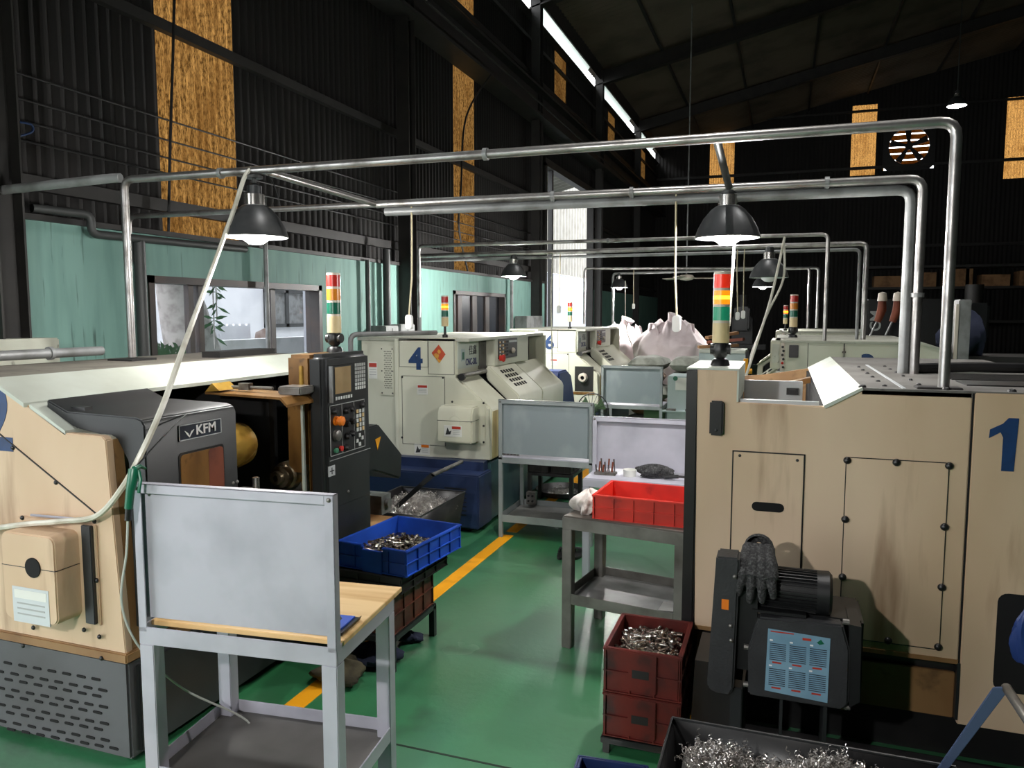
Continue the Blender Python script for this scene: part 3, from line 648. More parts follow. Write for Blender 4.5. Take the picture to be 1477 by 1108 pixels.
A.p('chamber_wall', box(-3.4, -2.95, 2.56, 2.6, .6, 1.58), 'black_paint')
base = A.p('base_cabinet', box(-4.22, -2.66, Y2 + .005, 4.83, .03, .48), 'charcoal_base', .01)
A.p('plinth', box(-4.15, -2.75, Y2 + .06, 4.75, 0, .04), 'black_paint')
A.p('floor_skirt', box(-2.665, -2.64, 2.5, 4.8, .05, .45), 'charcoal', .004)
slot = MB().prism(rrect(-.026, .026, -.006, .006, .0055, 3), 'y', -.002, .004).mesh('vent_slot', 'black_void')
for rr in range(9):
    for c in range(9):
        q = pY(20 + 21.2 * c - (12 if rr % 2 else 0) + rr * .6 - 10, 957 + rr * 12.0 + 3.9 * c, Y2)
        if -3.55 < q.x < -2.76: A.inst('vent_slot', slot, (q.x, Y2 + .004, q.z), par=base)
# guard over the spindle belt
gX = pY(118, 800, Y2).x; gy = pX(81, 850, gX).y
x0 = pY(4, 830, gy).x; z1 = pY(40, 771, gy).z; z0 = pY(60, 900, gy).z
g = A.p('belt_guard', MB().prism(rrect(x0, gX, z0, z1, .035), 'y', gy, Y2), 'beige', .006)
hc = pY(48, 819, gy)
A.p('guard_hole', MB().lathe([(.001, 0), (.042, 0), (.044, .012), (.044, -.004), (.001, -.004)], (hc.x, gy - .001, hc.z), 24, 'y'), 'black_void', par=g)
A.p('guard_seam', box(x0, gX + .001, gy - .001, Y2, z0 + .24, z0 + .243), 'black_paint', par=g)
ra, rb = pY(21, 895, gy), pY(70, 853, gy)
label_plate(A, ra.x, rb.x, ra.z, rb.z, gy, 'sticker_white', 'rating_plate', 'sticker_silver')
A.p('guard_flange', box(x0 - .05, gX + .1, Y2 - .012, Y2, z0 - .03, z1 + .03), 'beige', .003)
A.p('cable_channel', MB().box(gX + .035, gX + .09, Y2 - .03, Y2 - .012, z0 - .02, z1 + .03), 'charcoal', .003)
for px, py in ((36, 746), (118, 749), (140, 751), (52, 904), (125, 907), (147, 917), (143, 836), (37, 930), (150, 948)):
    q = pY(px, py, Y2); A.inst('bolt', BOLT, (q.x, Y2 - .012, q.z), FACE_CAM)
A.p('handle_bar', MB().tube([pY(45, 743, Y2 - .02), pY(116, 749, Y2 - .02)], .006, 6), 'bench_white')
p0, p1 = pY(0, 626, Y2), pY(138, 740, Y2)
A.p('panel_joint', MB().tube([p0 + Vector((-.2, -.001, .14)), (p0.x, Y2 - .001, p0.z), (p1.x, Y2 - .001, p1.z)], .004, 4), 'black_paint')
for px, py in ((19, 646), (81, 696)):
    q = pY(px, py, Y2); A.inst('bolt', BOLT, (q.x, Y2, q.z), FACE_CAM)
q = pY(20, 648, Y2)
A.text('2', (q.x, Y2 - .001, q.z), FACE_CAM, .43, 'digit_blue', name='numeral', bold=.012, align='RIGHT')
# sliding door
dX = -2.56
door = A.p('sliding_door', MB().prism([(-3.12, 1.615), (-3.0, 1.565), (-2.61, 1.556), (-2.575, 1.545), (dX, 1.52), (dX, .62), (-2.66, .62), (-2.66, 1.36), (-2.72, 1.46), (-3.0, 1.50), (-3.12, 1.55)], 'y', 2.51, 3.09), 'charcoal', .006)
A.p('door_window_frame', MB().prism(rrect(2.695, 2.99, .9, 1.37, .02), 'x', dX - .002, dX + .003), 'black_paint', par=door)
A.p('door_window', MB().prism(rrect(2.705, 2.98, .91, 1.36, .02), 'x', dX + .003, dX + .006), 'bronze_grime', par=door, label='oily amber door window')
A.p('door_window_band', MB().prism(rrect(2.88, 2.98, .91, 1.36, .02), 'x', dX + .006, dX + .0075), 'wood_red', par=door)  # red-brown band down one side of the window
bad = A.p('badge', box(dX - .002, dX + .004, 2.70, 2.975, 1.424, 1.496), 'plate_navy', par=door)
A.text('KFM', (dX + .005, 2.805, 1.441), FACE_PX, .063, 'print_white', par=door, name='badge_lettering', bold=.001, sx=1.12)
A.p('badge_emblem', MB().prism([(2.735, 1.468), (2.755, 1.455), (2.765, 1.44), (2.778, 1.462), (2.795, 1.468), (2.776, 1.448), (2.764, 1.434), (2.752, 1.445)], 'x', dX + .004, dX + .006), 'print_white', par=door)
A.p('badge_border', MB().box(dX, dX + .006, 2.70, 2.975, 1.492, 1.496).box(dX, dX + .006, 2.70, 2.975, 1.424, 1.428).box(dX, dX + .006, 2.70, 2.704, 1.424, 1.496).box(dX, dX + .006, 2.971, 2.975, 1.424, 1.496), 'sticker_silver', par=door)
A.p('door_handle', MB().tube([(dX + .05, 3.16, .8), (dX + .05, 3.16, 1.17)], .018, 12), 'steel_shiny', par=door)
A.p('handle_bracket', box(dX - .02, dX + .05, 3.08, 3.15, 1.07, 1.12), 'black_paint', par=door)
for yy in (3.05, 3.08): A.inst('bolt', BOLT_M, (dX, yy, 1.16), FACE_PX, par=door)
# inside the opening
c = pY(372, 635, 3.62)
A.p('chuck_cone', MB().lathe([(.001, .10), (.03, .09), (.12, -.03), (.13, -.12), (.13, -.4)], (c.x - .02, c.y - .1, c.z), 24, 'y'), 'brass_oil', label='golden oiled chuck cone')
c = pY(405, 688, 3.62)
tm = A.p('tailstock', MB().lathe([(.001, -.02), (.018, -.02), (.018, -.05), (.038, -.05), (.042, -.02), (.062, -.015), (.066, .03), (.08, .04), (.08, .12), (.001, .12)], c, 24, 'y'), 'chuck_steel')
A.p('tailstock_block', box(c.x - .06, c.x + .12, c.y + .1, c.y + .2, c.z - .14, c.z + .06), 'steel_mid')
a, b = pY(415, 575, 3.66), pY(438, 682, 3.66)
A.p('chip_shield', MB().prism([(a.x, a.z), (b.x - .03, a.z), (b.x, a.z - .03), (b.x, b.z), (a.x, b.z)], 'y', 3.655, 3.672), 'bronze_grime', .002)
A.p('chip_shield_edge', box(b.x - .004, b.x + .006, 3.65, 3.675, .7, a.z), 'cover_white')
a, b = pY(322, 562, 3.6), pY(437, 572, 3.6)
A.p('top_tray', MB().prism([(a.x, a.z), (b.x - .04, a.z - .012), (b.x, b.z - .03), (b.x, b.z - .045), (b.x - .045, a.z - .025), (a.x, a.z - .012)], 'y', 3.45, 3.7), 'bronze_grime')
A.p('tray_bracket', box(b.x - .14, b.x + .01, 3.56, 3.7, a.z - .01, a.z + .035), 'steel_mid', .008)
A.p('oil_valve', MB().box(a.x + .14, a.x + .21, 3.56, 3.6, a.z + .005, a.z + .045).cyl((a.x + .05, 3.58, a.z + .02), (a.x + .36, 3.58, a.z + .02), .01), 'steel_mid', kind='stuff')
A.p('tray_wedge', MB().prism([(a.x + .0, a.z), (a.x + .05, a.z + .05), (a.x + .1, a.z + .01)], 'y', 3.45, 3.6), 'brass_oil')
# control pillar
A.p('pillar_body', box(-2.72, -2.555, 3.725, 4.195, .45, 1.762), 'bronze_grime', .02)
A.p('pillar_trim', box(-2.63, -2.605, 3.715, 3.735, .5, 1.70), 'brass_oil', .004)
pf = A.p('pillar_front', box(-2.565, -2.45, 3.70, 4.215, .45, 1.768), 'charcoal', .03, seg=3)
A.p('pillar_foot', box(-2.75, -2.47, 3.75, 4.18, 0, .46), 'charcoal')
fx = -2.45
scr = A.p('display_unit', box(fx - .01, fx + .012, 3.735, 4.14, 1.488, 1.705), 'black_paint', .006)
A.p('screen_bezel', box(fx + .01, fx + .016, 3.762, 3.975, 1.522, 1.70), 'charcoal', .003, par=scr)
A.p('screen', box(fx + .014, fx + .018, 3.785, 3.955, 1.535, 1.69), 'screen_glass', par=scr)
A.p('display_grip', box(fx + .01, fx + .03, 3.735, 3.745, 1.49, 1.70), 'pipe_grey', par=scr)
key = box(-.0015, .003, -.0085, .0085, -.009, .009).mesh('key', 'key_white'); keyg = box(-.0015, .003, -.0085, .0085, -.009, .009).mesh('key', 'print_grey'); keya = box(-.0015, .003, -.011, .011, -.011, .011).mesh('key', 'key_amber'); keyw = box(-.0015, .003, -.011, .011, -.011, .011).mesh('key', 'key_white')
for i in range(5):
    for j in range(7): A.inst('key', keyg if j < 5 else key, (fx + .013, 4.018 + i * .025, 1.69 - j * .0235), par=scr)
for i in range(7): A.inst('key', key, (fx + .013, 3.80 + i * .027, 1.508), par=scr)
op = A.p('operator_panel', box(fx - .005, fx + .006, 3.74, 4.125, 1.175, 1.472), 'black_paint', .003)
for b in ((3.74, 4.125, 1.468, 1.472), (3.74, 4.125, 1.175, 1.179), (3.74, 3.744, 1.175, 1.472), (4.121, 4.125, 1.175, 1.472), (3.866, 3.869, 1.175, 1.472), (4.0, 4.003, 1.175, 1.472)):
    A.p('panel_line', box(fx + .005, fx + .008, *b), 'print_grey', par=op)
kn = MB().lathe([(.02, 0), (.02, .012), (.014, .028), (.001, .029)], n=14).mesh('knob', 'black_paint')
for y, z in ((3.905, 1.425), (3.965, 1.428), (3.905, 1.345), (3.97, 1.352), (3.91, 1.27), (3.97, 1.278), (3.78, 1.435), (3.90, 1.205), (4.09, 1.44)):
    A.inst('knob', kn, (fx + .006, y, z), (0, math.pi / 2, 0), par=op)
A.inst('emergency_stop', MB().lathe([(.028, 0), (.028, .014), (.02, .016), (.02, .03), (.03, .034), (.026, .05), (.001, .055)], n=18).mesh('emergency_stop', 'orange'), (fx + .006, 3.80, 1.378), (0, math.pi / 2, 0), par=op)['label'] = 'orange-red emergency stop button'
A.inst('override_dial', MB().lathe([(.034, 0), (.032, .02), (.02, .026), (.001, .027)], n=18).mesh('override_dial', 'steel_mid'), (fx + .006, 3.80, 1.292), (0, math.pi / 2, 0), par=op)
A.inst('green_button', MB().lathe([(.016, 0), (.016, .014), (.001, .016)], n=14).mesh('green_button', 'key_green'), (fx + .006, 3.79, 1.205), (0, math.pi / 2, 0), par=op)
A.inst('red_button', MB().lathe([(.016, 0), (.016, .014), (.001, .016)], n=14).mesh('red_button', 'red_cloth'), (fx + .006, 3.845, 1.208), (0, math.pi / 2, 0), par=op)
for i in range(3):
    for j in range(5): A.inst('key', keya if (i + j) % 3 == 0 else keyw, (fx + .008, 4.035 + i * .033, 1.405 - j * .028), par=op)
for y, z in ((4.06, 1.255), (4.03, 1.225), (4.09, 1.235), (4.06, 1.2)): A.inst('key', keyw, (fx + .008, y, z), par=op)
A.p('cabinet_seam', box(fx - .004, fx + .001, 3.74, 4.2, 1.148, 1.152), 'print_grey', par=pf)
A.p('small_plate', box(fx - .004, fx + .002, 3.725, 3.79, 1.06, 1.12), 'sticker_silver', par=pf)
A.p('plate_cross', MB().box(fx, fx + .003, 3.754, 3.761, 1.07, 1.11).box(fx, fx + .003, 3.735, 3.78, 1.087, 1.093), 'print_dark', par=pf)
A.p('cabinet_seam', box(fx - .004, fx + .001, 3.74, 4.2, .86, .864), 'black_paint', par=pf)
A.inst('bolt', BOLT_M, (fx, 3.93, .93), FACE_PX, par=pf)
A.p('roof_pipe_bracket', box(-4.05, -3.85, 3.7, 3.9, 1.70, 1.712), 'steel_dark')
A.p('roof_rail', box(-3.75, -3.6, 4.2, 4.8, 1.70, 1.74), 'steel_dark')
# chip conveyor outlet at its far end
A.p('chip_outlet', MB().prism([(4.5, 1.22), (4.72, 1.22), (5.06, .95), (5.04, .76), (4.64, .90), (4.5, .9)], 'x', -3.02, -2.68), 'charcoal', .012)
A.p('hazard_sticker', MB().prism([(4.66, 1.12), (4.74, 1.13), (4.69, 1.04)], 'x', -2.69, -2.678), 'line_yellow')
A.p('coolant_pump', MB().box(-3.0, -2.75, 4.86, 5.0, .52, .66).cyl((-2.75, 4.93, .6), (-2.72, 4.93, .6), .035), 'pipe_grey', kind='stuff')

# signal towers
def tower(label, x, y, z, s=1.0, colors=('tower_red_off', 'tower_amber_off', 'tower_green_off'), joint=True, lit=None):
    t = T('signal_tower', label, 'signal light', (x, y, z), world=False)
    zz = 0
    if joint:
        t.p('mount_base', MB().lathe([(.045 * s, 0), (.04 * s, .02 * s), (.03 * s, .03 * s), (.001, .03 * s)], n=20), 'black_paint')
        t.p('swivel', MB().lathe([(.012 * s, .025 * s), (.032 * s, .045 * s), (.04 * s, .075 * s), (.03 * s, .105 * s), (.001, .11 * s)], n=18).cyl((-.045 * s, 0, .075 * s), (.045 * s, 0, .075 * s), .026 * s), 'black_paint'); zz = .105 * s
    else:
        t.p('mount_base', MB().lathe([(.03 * s, 0), (.03 * s, .03 * s), (.014 * s, .035 * s), (.014 * s, .13 * s), (.001, .13 * s)], n=16), 'black_paint'); zz = .12 * s
    R_ = .038 * s
    t.p('body', MB().lathe([(.001, zz), (R_, zz), (R_, zz + .09 * s), (.001, zz + .09 * s)], n=24), 'tower_cream'); zz += .09 * s
    for c, nm in zip(reversed(colors), ('green_lens', 'amber_lens', 'red_lens')):
        t.p('ring', MB().lathe([(R_ * .98, zz), (R_ * .98, zz + .012 * s), (.001, zz + .012 * s)], n=24), 'tower_ring'); zz += .012 * s
        t.p(nm, MB().lathe([(R_, zz), (R_, zz + .062 * s), (.001, zz + .062 * s)], n=24), c); zz += .062 * s
    if lit:
        zc = zz - .062 * s - .012 * s - .032 * s
        t.p('lamp_glow', MB().lathe([(R_ * 1.01, zc - .008 * s), (R_ * 1.015, zc), (R_ * 1.01, zc + .008 * s)], n=24), lit)
    t.p('cap', MB().lathe([(R_, zz), (R_ * .95, zz + .012 * s), (.001, zz + .014 * s)], n=24), 'tower_ring')
    return t
tower('signal tower with dull red, amber and green lenses on the lathe marked two', -2.6, 4.05, 1.765, 1.12)

# ---- lathe 1 (beige, seen from its control end)
B = T('cnc_lathe', 'beige oil-stained lathe marked one, with a black front edge and chip conveyor', 'lathe', (.45, 5.0, 0))
Y1 = 3.72
B.p('end_plate', MB().prism([(-.372, .46), (-.39, 1.732), (-.198, 1.732), (-.198, 1.583), (.185, 1.578), (.34, 1.662), (.768, 1.662), (.768, .46)], 'y', Y1, Y1 + .04), 'beige', .004)
B.p('end_plate_rear', MB().prism([(.776, .18), (.776, 1.662), (1.36, 1.662), (1.36, .18)], 'y', Y1 - .004, Y1 + .04), 'beige', .004)
B.p('front_edge', box(-.436, -.378, Y1 - .006, 4.3, .0, 1.735), 'black_paint', .008)
B.p('pillar_top', box(-.436, -.196, Y1, 4.32, 1.732, 1.742), 'cover_white', .002)
B.p('control_pillar', box(-.43, -.2, Y1 + .04, 4.32, .46, 1.732), 'charcoal')
B.p('pillar_cheek', box(-.202, -.194, Y1, 4.32, 1.585, 1.74), 'cover_white')
B.p('far_end_plate', MB().prism([(-.372, .46), (-.39, 1.50), (-.15, 1.52), (.185, 1.578), (.34, 1.662), (1.36, 1.662), (1.36, .46)], 'y', 6.28, 6.32), 'beige_dirty', .004)
B.p('roof', box(.335, 1.36, Y1 + .0, 6.32, 1.64, 1.668), 'roof_dust_sign_shadow')
B.p('slanted_cover', MB().prism([(.178, 1.584), (.335, 1.672), (.34, 1.66), (.185, 1.57)], 'y', Y1 - .01, 6.32), 'cover_white')
B.p('well_lip', box(-.196, .16, Y1 + .02, Y1 + .05, 1.5, 1.596), 'sticker_silver')
B.p('well_plate', box(-.195, .10, 4.26, 4.285, 1.45, 1.645), 'sticker_silver', .003)
B.p('latch', MB().box(.02, .08, 4.235, 4.262, 1.575, 1.61).box(.035, .065, 4.225, 4.24, 1.582, 1.603), 'black_paint')
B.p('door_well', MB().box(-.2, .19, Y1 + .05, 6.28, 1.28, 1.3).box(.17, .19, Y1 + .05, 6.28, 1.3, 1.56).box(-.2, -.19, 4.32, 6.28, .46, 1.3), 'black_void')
B.p('well_brace', MB().prism([(-.18, 1.5), (.17, 1.585), (.17, 1.55), (-.18, 1.465)], 'y', 5.3, 5.4), 'bronze_grime')
B.p('front_door', box(-.36, -.3, 4.34, 5.6, .6, 1.45), 'charcoal', .01)
B.p('body_core', MB().box(.345, 1.34, Y1 + .05, 6.27, .46, 1.64).box(.19, .345, Y1 + .05, 6.27, .46, 1.55).box(-.36, .19, 5.65, 6.27, .46, 1.3), 'black_paint')
B.p('base', MB().box(-.36, 1.34, Y1 + .06, 6.28, 0, .46), 'black_paint')
B.p('lower_skirt', box(.36, .766, Y1 + .03, Y1 + .05, .19, .40), 'beige_dirty', .003)
one('oil_pan', MB().box(-.345, 1.36, 3.06, 3.74, 0, .004).box(-.345, 1.36, 3.06, 3.07, .004, .05), 'black_paint', 'shallow black oil pan on the floor beneath the chip conveyor', 'pan')
B.p('lower_lip', box(-.372, .768, Y1 - .004, Y1 + .04, .455, .475), 'beige_dirty')
B.p('panel_joint', box(.768, .776, Y1 - .001, Y1 + .02, .46, 1.66), 'black_void')
B.p('edge_trim', box(.766, .778, Y1 - .006, Y1 + .03, .2, .46), 'charcoal')
r1 = pY(1058, 651, Y1); r2 = pY(1160, 657, Y1)
pn = B.p('access_panel', box(r1.x, r2.x, Y1 - .004, Y1 + .01, .5, 1.349), 'beige', .002)
seam(B, (r1.x - .005, r2.x + .005, .49, 1.354), Y1 - .002, .006, sides='lrt')
B.p('grip_slot', MB().prism(rrect(-.12, .024, 1.072, 1.115, .021), 'y', Y1 - .0065, Y1), 'black_void', par=pn)
for px, py in ((1067, 657), (1150, 664)): q = pY(px, py, Y1); B.inst('bolt', BOLT_S, (q.x, Y1 - .004, q.z), FACE_CAM, par=pn)
pn = B.p('access_panel', box(.283, .692, Y1 - .003, Y1 + .01, .512, 1.35), 'beige', .001)
seam(B, (.28, .695, .508, 1.354), Y1 - .0015, .004)
BIG = dome(.017, 'black_paint', 14)
for px, py in ((1222, 664), (1293, 667), (1369, 672), (1219, 749), (1362, 760), (1215, 832), (1358, 847), (1281, 924), (1353, 933)):
    q = pY(px, py, Y1); B.inst('bolt', BIG, (q.x, Y1 - .003, q.z), FACE_CAM, par=pn)
cv = B.p('black_cover', box(-.322, -.258, Y1 - .028, Y1, 1.423, 1.588), 'black_paint', .008); B.inst('bolt', BOLT_S, (-.29, Y1 - .028, 1.45), FACE_CAM, par=cv)
B.p('numeral', MB().prism([(.836, 1.47), (.878, 1.498), (.888, 1.475), (.888, 1.332), (.934, 1.332), (.942, 1.56), (.905, 1.56), (.885, 1.535), (.838, 1.508)], 'y', Y1 - .0065, Y1 - .002), 'digit_blue')
B.p('cable_port', MB().prism(rrect(.905, 1.3, .36, .80, .04), 'y', Y1 - .006, Y1), 'black_void')
B.p('flange', box(.56, .74, 3.76, 3.86, 1.668, 1.676), 'steel_dark', .002)
B.p('vent_mesh', MB().box(.80, 1.25, 4.0, 4.25, 1.668, 1.674), 'black_paint')
for k in range(9): B.p('vent_bar', box(.80, 1.25, 4.34 + k * .05, 4.355 + k * .05, 1.668, 1.673), 'steel_dark')
for k in range(6):
    B.inst('bolt', BOLT, (.44, 3.85 + k * .26, 1.668)); B.inst('bolt', BOLT, (.60, 3.98 + k * .26, 1.668))
for px in (1245, 1360, 1445): B.inst('bolt', BIG, (pZ(px, 560, 1.668).x, 3.76, 1.668))
B.p('roof_strip', box(.50, .515, 3.75, 5.4, 1.668, 1.671), 'sticker_silver')
B.p('roof_hose', MB().tube([(.7, 4.75, 1.695), (1.0, 4.9, 1.70), (1.3, 5.0, 1.695)], .028), 'black_paint')
# blue rag stuffed in the cable port
q = pY(1462, 930, Y1 - .03)
def rag(center, sx, sy, sz, seed, n=14):
    r = random.Random(seed); V = []; F = []; ph = [r.uniform(0, 6.28) for _ in range(6)]
    for i in range(n + 1):
        th = math.pi * i / n
        for k in range(2 * n):
            a = math.pi * k / n
            w_ = 1 + .22 * math.sin(3 * a + ph[0] + 2 * th) + .16 * math.sin(5 * a + ph[1]) * math.sin(2 * th + ph[2]) + .1 * math.sin(9 * a + ph[3] + 4 * th)
            z = math.cos(th) * sz * (1 + .18 * math.sin(4 * a + ph[4]))
            V.append((center[0] + sx * w_ * math.sin(th) * math.cos(a), center[1] + sy * w_ * math.sin(th) * math.sin(a), max(center[2] + z, center[2] - sz * .75)))
    m = 2 * n
    for i in range(n):
        for k in range(m): F.append((i * m + k, i * m + (k + 1) % m, (i + 1) * m + (k + 1) % m, (i + 1) * m + k))
    return MB().add(V, F)
one('cleaning_rag', rag((1.02, Y1 - .045, .62), .06, .035, .14, 3), 'blue_guard', 'blue rag stuffed in the black port of the lathe marked one', 'rag')
tower('signal tower with glowing red, amber and green lenses on the lathe marked one', -.297, 3.93, 1.742, 1.08, ('tower_red', 'tower_amber', 'tower_green'), lit='tower_amber_lit')

# ---- chip conveyor drive in front of lathe 1
K = T('chip_conveyor', 'black chip conveyor drive with motor and instruction plate before the lathe marked one', 'conveyor', (0, 3.4, 0))
yk = 3.22
gp = [pY(x, y, yk) for x, y in ((1033, 803), (1066, 806), (1067, 812), (1058, 995), (1052, 1003), (1030, 1000), (1020, 992), (1020, 980))]
gd = K.p('belt_guard', MB().prism([(p.x, p.z) for p in gp], 'y', yk, yk + .13), 'guard_black', .008)
a, b = pY(1041, 864, yk), pY(1051, 880, yk); K.p('orange_label', box(a.x, b.x, yk - .001, yk + .003, b.z, a.z), 'orange', par=gd)
for px, py in ((1060, 832), (1055, 924), (1054, 903)): q = pY(px, py, yk); K.inst('bolt', BOLT_M, (q.x, yk, q.z), FACE_CAM, par=gd)
hp = [pY(x, y, yk) for x, y in ((1094, 889), (1216, 901), (1226, 938), (1224, 1015), (1215, 1023), (1079, 1001), (1079, 935))]
hs = K.p('gearbox_cover', MB().prism([(p.x, p.z) for p in hp], 'y', yk - .01, yk + .06), 'guard_black', .008)
K.p('gearbox', box(-.06, .34, yk + .06, yk + .34, .40, .76), 'motor_black', .01)
K.p('cover_cheek', MB().prism([(.292, .42), (.33, .45), (.325, .76), (.28, .765)], 'y', yk, yk + .2), 'motor_black')
for px, py in ((1077, 936), (1076, 990), (1222, 1023), (1221, 900)): q = pY(px, py, yk); K.p('clamp_bolt', MB().cyl((q.x - .012, yk + .02, q.z), (q.x + .012, yk + .02, q.z), .012, n=8), 'steel_mid')
a, b = pY(1108, 905, yk), pY(1194, 1010, yk)
sx0, sx1, sz0, sz1 = a.x, b.x, b.z + .0, a.z
tilt = lambda x, z: z - (x - sx0) * .02
sg = K.p('instruction_plate', MB().prism([(sx0, tilt(sx0, sz1)), (sx1, tilt(sx1, sz1) - .004), (sx1 - .002, tilt(sx1, sz0) - .002), (sx0 - .006, tilt(sx0, sz0) + .006)], 'y', yk - .0125, yk - .009), 'sticker_blue', label='pale blue printed instruction plate')
wd = (sx1 - sx0)
K.p('plate_head', box(sx0 + .01, sx0 + wd * .42, yk - .0135, yk - .012, sz1 - .012, sz1 - .007), 'print_red', par=sg); K.p('plate_head', box(sx0 + wd * .56, sx0 + wd * .7, yk - .0135, yk - .012, sz1 - .03, sz1 - .02), 'print_red', par=sg)
K.p('plate_mark', MB().prism([(sx1 - .05, sz1 - .032), (sx1 - .035, sz1 - .018), (sx1 - .022, sz1 - .034), (sx1 - .04, sz1 - .04)], 'y', yk - .0135, yk - .012), 'gun_green', par=sg)
for row in range(2):
    for c in range(3):
        x_ = sx0 + .008 + c * wd * .325; zt = sz1 - .05 - row * .108
        K.p('plate_tab', box(x_, x_ + .012, yk - .0138, yk - .012, zt, zt + .006), 'print_white', par=sg)
        for l in range(9): K.p('print_line', box(x_, x_ + wd * .27, yk - .0135, yk - .012, zt - .012 - l * .0085, zt - .009 - l * .0085), 'plate_navy', par=sg)
        K.p('print_line', box(x_ + .012, x_ + wd * .2, yk - .0135, yk - .012, zt - .094, zt - .087), 'print_red', par=sg)
mp0, mp1 = pY(1070, 845, yk + .1), pY(1200, 858, yk + .1)
mz = (mp0.z + mp1.z) / 2; R = .088
mt = K.p('motor', MB().lathe([(.001, mp0.x), (R * .92, mp0.x), (R * .92, mp1.x - .055), (R * .92, mp1.x - .05)], (0, yk + .12, mz), 24, 'x'), 'motor_black')
for k in range(36):
    a = 2 * math.pi * k / 36; c_, s_ = math.cos(a), math.sin(a)
    f = MB().box(mp0.x + .02, mp1.x - .055, -.002, .002, R * .9, R * 1.02).xf(Matrix.Translation((0, yk + .12, mz)) @ Matrix.Rotation(a, 4, 'X'))
    K.p('cooling_fin', f, 'motor_black', par=mt, flat=True)
K.p('fan_cowl', MB().lathe([(R * 1.05, mp1.x - .06), (R * 1.06, mp1.x - .012), (R * .9, mp1.x), (.001, mp1.x)], (0, yk + .12, mz), 12, 'x'), 'motor_black', par=mt)
K.p('motor_mount', MB().box(-.09, .12, yk + .02, yk + .22, .76, mz - R * .8).box(-.15, -.07, yk + .03, yk + .2, .5, mz), 'motor_black')
for x_ in (-.125, .03): K.p('support_leg', box(x_, x_ + .012, yk + .05, yk + .3, 0, .42), 'charcoal')
K.p('support_leg', box(-.17, -.12, yk + .02, yk + .1, 0, .42), 'charcoal', .004)
K.p('support_leg', box(.20, .215, yk + .05, yk + .3, 0, .42), 'charcoal')
K.p('drive_chute', MB().prism([(-.35, 0), (-.18, 0), (-.16, .46), (-.33, .46)], 'y', yk + .14, yk + .46), 'black_paint')
K.p('junction_box', box(.27, .31, yk + .3, yk + .34, .26, .31), 'tower_cream')

# glove draped over the motor: palm, cuff and hanging fingers in one knitted skin
G = MB()
def limb(pts, rad, n=12, flat=1.0):
    G.tube(pts, rad, n)
gc = pY(1093, 830, yk + .03)
one_g = T('work_glove', 'grey knitted work glove draped over the black conveyor motor', 'glove', (gc.x, gc.y, gc.z - .09))
zt = mz + R + .012
def arc(x, a0, a1, rr, n=8): return [Vector((x(u) if callable(x) else x, yk + .12 - rr * math.sin(a0 + (a1 - a0) * u), mz + rr * math.cos(a0 + (a1 - a0) * u))) for u in [i / n for i in range(n + 1)]]
bm = MB()
x_c = gc.x - .002
for k, (dx, fx_, ln, r_) in enumerate(((-.052, -.074, .085, .0165), (-.018, -.027, .112, .0175), (.017, .023, .106, .0175), (.049, .068, .082, .0165))):
    kn_ = Vector((x_c + dx * 1.15, yk + .018, zt - .035))                     # knuckle
    bm.tube([Vector((x_c + dx * .75, yk + .16, zt + .05)), Vector((x_c + dx * .8, yk + .10, zt + .035)), Vector((x_c + dx, yk + .05, zt + .012)), kn_], [.03, .031, .033, .029], 12)
    tip = Vector((x_c + fx_, yk + .02, zt - .035 - ln))
    bm.tube([kn_, kn_.lerp(tip, .3) + Vector((0, -.012, 0)), kn_.lerp(tip, .65) + Vector((0, -.010, 0)), kn_.lerp(tip, .9), tip], [.021, r_ * 1.08, r_, r_ * .85, r_ * .4], 10)
st = Vector((x_c - .06, yk + .07, zt + .014))
bm.tube([st + Vector((.03, .01, 0)), st, st + Vector((-.026, -.03, -.022)), st + Vector((-.034, -.04, -.055)), st + Vector((-.03, -.036, -.072))], [.022, .02, .0165, .014, .007], 10)
go = one_g.p('knitted_skin', bm, 'glove_grey')
rm = go.modifiers.new('weld', 'REMESH'); rm.mode = 'VOXEL'; rm.voxel_size = .004; rm.use_smooth_shade = True
one_g.p('cuff', MB().lathe([(.058, -.016), (.062, -.008), (.059, .0), (.062, .008), (.052, .018), (.02, .02)], (x_c, yk + .165, zt + .05), 18, 'y'), 'glove_grey')

